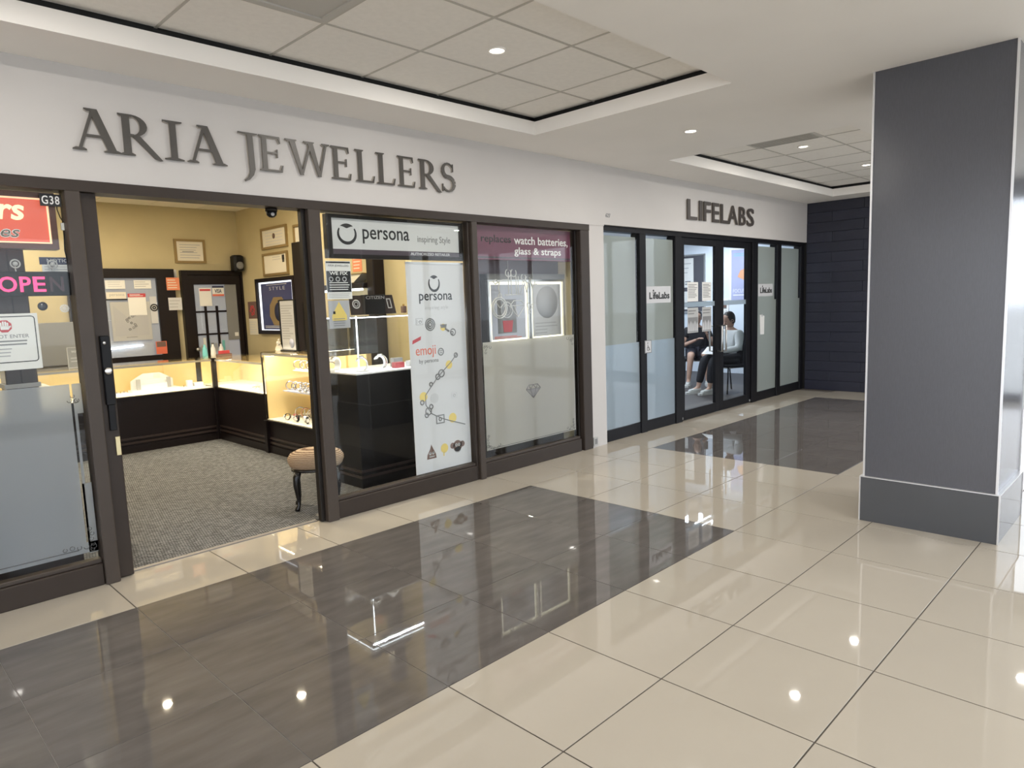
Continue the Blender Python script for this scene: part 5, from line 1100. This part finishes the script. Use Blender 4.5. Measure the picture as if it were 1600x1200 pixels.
# ================================================================== INSIDE THE CLINIC
XE, YE, ZK = 11.5, 6.3, 2.72
struct(B(4.6, XE, YF+.14, YE, -.06, .002).build('floor_clinic', 'clinic_floor', origin=(0, 0, 0)), 'dark wood floor of the clinic waiting room')
struct(B(4.6, XE+.1, YE, YE+.1, 0, ZK+.1).build('wall_clinic_back', 'clinic_wall')); struct(B(XE, XE+.1, YF+.14, YE, 0, ZK+.1).build('wall_clinic_end', 'clinic_wall'), 'pale blue white end wall of the clinic with posters')
struct(B(4.6, 4.7, 3.6, YE, 0, ZK+.1).build('wall_clinic_side', 'clinic_wall')); struct(B(XF+.16, XE, YF, YF+.14, 0, ZK+.1).build('wall_clinic_front', 'clinic_wall')); struct(B(4.6, XE+.1, YF+.14, YE+.1, ZK, ZK+.1).build('ceiling_clinic', 'soffit_paint'))
for k, (x, y) in enumerate(((6.2, 4.4), (8.4, 4.4), (10.4, 4.4))):
    t = thing('ceiling_light', 'square white ceiling light of the clinic, %s of three' % ['nearest the jeweller', 'middle', 'nearest the end wall'][k], 'ceiling light', (x, y, ZK-.03), 'clinic ceiling lights'); frame_box(MB(), 0, 0, 0, 0, 0, 0, 0, 0, 0, 0) if False else None
    MB().box(x-.32, x+.32, y-.32, y-.30, ZK-.03, ZK).box(x-.32, x+.32, y+.30, y+.32, ZK-.03, ZK).box(x-.32, x-.30, y-.30, y+.30, ZK-.03, ZK).box(x+.30, x+.32, y-.30, y+.30, ZK-.03, ZK).build('frame', 'soffit_paint', t); B(x-.30, x+.30, y-.30, y+.30, ZK-.012, ZK-.004).build('diffuser', 'lightbox_cool', t); area('lamp', (x, y, ZK-.035), .58, CLINIC_W, (.86, .93, 1), parent=t, sizey=.58)
t = thing('notice_board', 'dark notice board with white sheets on the clinic end wall', 'notice board', (XE-.02, 5.2, 1.25)); B(XE-.02, XE, 4.93, 5.75, 1.22, 2.32).build('board', 'clinic_board', t); frame_box_x = MB()
for q in ((4.90, 4.93, 1.19, 2.35), (5.75, 5.78, 1.19, 2.35)): frame_box_x.box(XE-.03, XE, q[0], q[1], q[2], q[3])
frame_box_x.box(XE-.03, XE, 4.93, 5.75, 2.32, 2.35).box(XE-.03, XE, 4.93, 5.75, 1.19, 1.22); frame_box_x.build('frame', 'steel', t)
B(XE-.024, XE-.02, 5.16, 5.62, 1.70, 2.28).build('sheet', 'paper', t); lines('lettering', 3, (5.58, 5.2, 1.95, 2.22), ('x', XE-.024), 'print_midgrey', t, fill=.2, rag=.4); lines('lettering', 2, (5.35, 5.2, 1.74, 1.84), ('x', XE-.024), 'print_grey', t, fill=.5); B(XE-.024, XE-.02, 5.3, 5.70, 1.26, 1.62).build('sheet', 'paper', t)
t = thing('poster', 'violet poster with an orange shape and white lettering on the clinic wall', 'poster', (XE-.02, 4.13, 1.44)); B(XE-.02, XE, 3.86, 4.345, 1.40, 2.37).build('sheet', 'poster_violet', t)
pf = MB(); pf.box(XE-.026, XE, 4.345, 4.375, 1.37, 2.40).box(XE-.026, XE, 3.83, 3.86, 1.37, 2.40).box(XE-.026, XE, 3.86, 4.345, 2.37, 2.40).box(XE-.026, XE, 3.86, 4.345, 1.37, 1.40); pf.build('frame', 'print_white', t)
MB().prism([(4.22, 1.86), (4.10, 1.80), (3.98, 1.85), (3.93, 2.0), (4.02, 2.10), (4.10, 2.0), (4.16, 1.98)], 'x', XE-.023, XE-.02).build('picture', 'poster_orange', t); text('lettering', 'FOCUS', (4.31, 4.08, 1.56, 1.63), ('x', XE-.02), 'print_white', t); lines('lettering', 1, (4.31, 4.05, 1.49, 1.54), ('x', XE-.02), 'print_white', t, fill=.4); lines('lettering', 2, (4.30, 4.02, 2.24, 2.31), ('x', XE-.02), 'teal', t, fill=.3)
t = thing('leaflet_rack', 'wall rack of brown and white leaflets behind the seated person', 'leaflet rack', (XE-.05, 4.5, .78)); B(XE-.03, XE, 4.40, 4.66, .76, 1.44).build('back', 'print_white', t)
for k, (z, mt) in enumerate(((1.28, 'print_brown'), (1.10, 'paper'), (.95, 'print_brown'), (.79, 'print_midgrey'))): B(XE-.05, XE-.03, 4.44, 4.62, z, z+.13).build('leaflet', mt, t)

# ---- waiting chairs
def chair(x, y, rz, label):
    t = thing('waiting_chair', label, 'chair', (x, y, .002), 'clinic waiting chairs'); m_ = Matrix.Translation((x, y, .002)) @ Matrix.Rotation(rz, 4, 'Z')
    mb = MB(m_); mb.bbox(-.23, .22, -.23, .23, .41, .455, .03); mb.build('seat', 'black_fabric', t)
    mb = MB(m_ @ Matrix.Translation((-.215, 0, .60)) @ Matrix.Rotation(R(-8), 4, 'Y')); mb.bbox(-.02, .02, -.22, .22, 0, .28, .015); mb.build('backrest', 'black_fabric', t)
    for sy in (-1, 1):
        mb = MB(m_); mb.tube([(.19, sy*.215, .41), (.22, sy*.23, 0)], .011, 8); mb.build('leg', 'black_plastic', t)
        mb = MB(m_); mb.tube([(-.19, sy*.215, .41), (-.245, sy*.23, 0)], .011, 8); mb.build('leg', 'black_plastic', t)
        mb = MB(m_); mb.tube([(-.195, sy*.20, .43), (-.215, sy*.20, .64), (-.25, sy*.20, .86)], .010, 8); mb.build('back_post', 'black_plastic', t)
    mb = MB(m_); mb.tube([(-.19, -.215, .40), (.19, -.215, .40), (.19, .215, .40), (-.19, .215, .40)], .009, 6, True); mb.build('seat_frame', 'steel', t)
    return t
chair(9.05, 3.14, PI-.40, 'black waiting chair under the person in white'); chair(9.86, 4.15, PI+.55, 'black waiting chair under the person in dark clothes')
# ---- people
def skin_obj(name, pts, edges, mt, parent, root=0, sub=2):
    """pts: (x,y,z,rx,ry)"""
    org = wl(parent) if parent else None
    me = bpy.data.meshes.new(name); me.from_pydata([p[:3] for p in pts], edges, []); o = bpy.data.objects.new(name, me); COL.objects.link(o)
    o.modifiers.new('s', 'SKIN'); sv = me.skin_vertices[0].data
    for i, p in enumerate(pts): sv[i].radius = (p[3], p[4] if len(p) > 4 else p[3]); sv[i].use_root = i == root
    ss = o.modifiers.new('u', 'SUBSURF'); ss.levels = sub; ss.render_levels = sub
    dg = bpy.context.evaluated_depsgraph_get(); m2 = bpy.data.meshes.new_from_object(o.evaluated_get(dg)); bpy.data.objects.remove(o); bpy.data.meshes.remove(me)
    mb = MB(); mb.add([tuple(v.co) for v in m2.vertices], [tuple(p.vertices) for p in m2.polygons], True); bpy.data.meshes.remove(m2)
    return mb.build(name, mt, parent)
def xf(m_, pts): return [(*(m_ @ Vector(p[:3])), *p[3:]) for p in pts]
def E_(n0, n): return [(n0+i, n0+i+1) for i in range(n-1)]
def person(label, loc, rz, P, pose):
    """local frame: +x is forward, +y left, z up; loc is the floor point below the pelvis"""
    t = thing('person', label, 'person', (loc[0], loc[1], .002)); m_ = Matrix.Translation((loc[0], loc[1], .002)) @ Matrix.Rotation(rz, 4, 'Z')
    hd = pose['head']; hr = pose.get('nod', .3)
    pel = (0, 0, .53, .135, .12); ab = (.0+pose['lean']*.3, 0, .68, .12, .105); ch = (pose['lean']*.8, 0, .87, .135, .115); nk = (pose['lean']*1.15, 0, 1.0, .055, .055); hb = (hd[0]-.02, hd[1], hd[2]-.09, .055, .055)
    pts = [pel, ab, ch, nk, hb]; ed = E_(0, 5); n = 5
    for s, key in ((1, 'L'), (-1, 'R')):
        k, a, toe = pose['leg'+key]
        pts += [(.06, s*.09, .52, .085, .08), (*k, .062, .058), ((k[0]*.45+a[0]*.55), (k[1]*.45+a[1]*.55), (k[2]*.45+a[2]*.55), .050, .048), (*a, .036, .034), (*toe, .034, .026)]
        ed += [(0, n)]+E_(n, 5); n += 5
        e, h = pose['arm'+key]
        pts += [(ch[0], s*.165, .93, .062, .058), (*e, .042, .040), ((e[0]*.4+h[0]*.6), (e[1]*.4+h[1]*.6), (e[2]*.4+h[2]*.6), .032, .030), (*h, .024, .021)]
        ed += [(2, n)]+E_(n, 4); n += 4
    skin_obj('body', xf(m_, pts), ed, 'skin', t)
    # head with jaw, nose, ears, eyes, mouth; hair cap
    mh = m_ @ Matrix.Translation(hd) @ Matrix.Rotation(pose.get('turn', 0), 4, 'Z') @ Matrix.Rotation(hr, 4, 'Y')
    mb = MB(mh); mb.lathe([(0, -.122), (.038, -.115), (.058, -.085), (.068, -.045), (.075, 0), (.078, .04), (.07, .08), (.045, .108), (0, .118)], (0, 0, 0), 18, 'z', 1.12, .92); mb.prism([(.075, -.03), (.105, -.032), (.082, .018)], 'y', -.012, .012); mb.build('head', 'skin', t)
    for s in (-1, 1):
        mb = MB(mh); mb.torus((-.005, s*.073, -.01), .02, .007, (.2, 1, 0), 10, 5); mb.build('ear', 'skin', t)
        mb = MB(mh); mb.lathe([(0, -.008), (.008, 0), (0, .008)], (.075, s*.03, .012), 8); mb.build('eye', 'print_black', t)
    mb = MB(mh); mb.box(.072, .078, -.022, .022, -.064, -.056); mb.build('mouth', 'print_brown', t)
    mb = MB(mh); mb.lathe([(.06, -.07), (.078, -.02), (.086, .03), (.084, .06), (.066, .1), (.035, .126), (0, .132)], (-.022, 0, .006), 18, 'z', 1.1, .98); mb.build('hair', 'hair', t)
    # hands: palm and five fingers
    for s, key in ((1, 'L'), (-1, 'R')):
        e, h = pose['arm'+key]; d = (Vector(h)-Vector(e)).normalized(); sd = d.cross(Vector((0, 0, 1))).normalized(); nr = sd.cross(d)
        mbp = []; eds = []; b = Vector(h)
        mbp.append((*b, .022, .016)); mbp.append((*(b+d*.05), .032, .016)); eds.append((0, 1))
        for f in range(4):
            o_ = (f-1.5)*.018; L = (.062, .072, .068, .052)[f]; i0 = len(mbp)
            p0 = b+d*.075+sd*o_; p1 = p0+d*L*.5-nr*.008; p2 = p0+d*L*.85-nr*.03
            mbp += [(*p0, .0095, .0095), (*p1, .0085, .0085), (*p2, .0075, .0075)]; eds += [(1, i0), (i0, i0+1), (i0+1, i0+2)]
        i0 = len(mbp); p0 = b+d*.03-sd*s*.03; mbp += [(*p0, .011, .011), (*(p0+d*.03-sd*s*.012), .0095, .0095), (*(p0+d*.055-nr*.012), .008, .008)]; eds += [(0, i0), (i0, i0+1), (i0+1, i0+2)]
        skin_obj('hand', xf(m_, mbp), eds, 'skin', t, sub=1)
    # clothes
    if pose['sleeve']:
        pts = [(0, 0, .50, .155, .14), (ab[0], 0, .68, .148, .135), (ch[0], 0, .87, .160, .14), (nk[0]-.01, 0, .965, .085, .085)]; ed = E_(0, 4); n = 4
        for s, key in ((1, 'L'), (-1, 'R')):
            e, h = pose['arm'+key]; f = pose['sleeve']; hh = tuple(e[i]+(h[i]-e[i])*f for i in range(3)) if f > .5 else None
            pts += [(ch[0], s*.17, .925, .082, .078), tuple(list(e if hh else tuple((ch[0], s*.17, .925)[i]*.45+e[i]*.55 for i in range(3)))+[.062, .060])]; ed += [(2, n), (n, n+1)]
            if hh: pts += [(*hh, .045, .043)]; ed += [(n+1, n+2)]; n += 1
            n += 2
        skin_obj('shirt', xf(m_, pts), ed, P['shirt'], t)
    pts = [(0, 0, .53, .150, .135)]; ed = []; n = 1
    for s, key in ((1, 'L'), (-1, 'R')):
        k, a, toe = pose['leg'+key]; f = pose['trouser']
        pts += [(.07, s*.09, .525, .10, .095), (*(k if f > .5 else tuple(.2*(.07, s*.09, .525)[i]+.8*k[i] for i in range(3))), .080, .075)]; ed += [(0, n), (n, n+1)]
        if f > .5: pts += [(*(k[i]+(a[i]-k[i])*f for i in range(3)), .058, .056)]; ed += [(n+1, n+2)]; n += 1
        n += 2
    skin_obj('trousers', xf(m_, pts), ed, P['trousers'], t)
    for s, key in ((1, 'L'), (-1, 'R')):
        k, a, toe = pose['leg'+key]; A_ = Vector(a); Tt = Vector(toe); d = (Tt-A_); d.z = 0; d.normalize()
        base = Vector((a[0], a[1], 0)); pp = [base-d*.06+Vector((0, 0, .055)), base+Vector((0, 0, .062)), base+d*.08+Vector((0, 0, .05)), base+d*.17+Vector((0, 0, .04))]
        sh = skin_obj('shoe', xf(m_, [(*pp[0], .040, .042), (*pp[1], .045, .045), (*pp[2], .046, .038), (*pp[3], .040, .028)]), E_(0, 4), P['shoe'], t, sub=2)
        sd = d.cross(Vector((0, 0, 1))); mb = MB(m_); o = []
        for q, w_ in ((-.10, .03), (-.08, .042), (0, .044), (.10, .05), (.18, .045), (.21, .022)): o.append((q, w_))
        ring = [base+d*q+sd*w_ for q, w_ in o]+[base+d*q-sd*w_ for q, w_ in o[::-1]]; mb.prism([(v.x, v.y) for v in ring], 'z', .0, .032); mb.build('sole', 'shoe_white', sh)
        mb = MB(m_); 
        for q in (.03, .06, .09, .12): mb.tube([base+d*q+sd*.035+Vector((0, 0, .075-.12*q)), base+d*q+Vector((0, 0, .098-.2*q)), base+d*q-sd*.035+Vector((0, 0, .075-.12*q))], .006, 5)
        mb.build('laces', 'shoe_grey', sh)
    return t, m_
pa, ma = person('person in a white sweatshirt and black trousers seated side on, looking down', (9.14, 3.10), PI-.42, {'shirt': 'white_fabric', 'trousers': 'black_fabric', 'shoe': 'shoe_white'},
       dict(lean=.06, head=(.10, 0, 1.13), nod=.35, turn=-.05, legL=((.48, .09, .54), (.52, .07, .09), (.66, .08, .03)), legR=((.50, -.08, .55), (.60, -.11, .09), (.75, -.13, .03)), armL=((.10, .24, .70), (.36, .12, .66)), armR=((.10, -.24, .70), (.38, -.08, .66)), sleeve=.9, trouser=.86))
pb, mbm = person('person in dark shirt and shorts seated further back, one hand raised', (9.88, 4.17), PI+.55, {'shirt': 'black_fabric', 'trousers': 'navy_fabric', 'shoe': 'shoe_white'},
       dict(lean=.05, head=(.08, 0, 1.14), nod=.25, legL=((.46, .13, .52), (.44, .16, .09), (.60, .17, .03)), legR=((.46, -.12, .52), (.52, -.16, .09), (.67, -.18, .03)), armL=((.14, .26, .66), (.36, .14, .90)), armR=((.14, -.26, .66), (.36, -.02, .78)), sleeve=.45, trouser=.3))
ph = ma @ Vector((.47, .02, .67)); t = thing('paper_sheets', 'white sheets held in the hands of the person in white', 'paper', ph); mb = MB(Matrix.Translation(ph) @ Matrix.Rotation(-.5, 4, 'Y')); mb.box(-.09, .11, -.10, .10, 0, .003); mb.build('sheet', 'paper', t); mb = MB(Matrix.Translation(ph) @ Matrix.Rotation(-.5, 4, 'Y')); mb.box(-.07, .09, -.08, .06, .003, .004); mb.build('print', 'print_lightgrey', t)
ph = mbm @ Vector((.42, .13, .965)); t = thing('mobile_phone', 'dark mobile phone in the raised hand', 'phone', ph); mb = MB(Matrix.Translation(ph) @ Matrix.Rotation(PI+.55, 4, 'Z')); mb.bbox(-.005, .004, -.036, .036, 0, .145, .004); mb.build('body', 'black_plastic', t); mb = MB(Matrix.Translation(ph) @ Matrix.Rotation(PI+.55, 4, 'Z')); mb.box(-.0062, -.005, -.032, .032, .006, .139); mb.build('screen', 'print_blue', t)
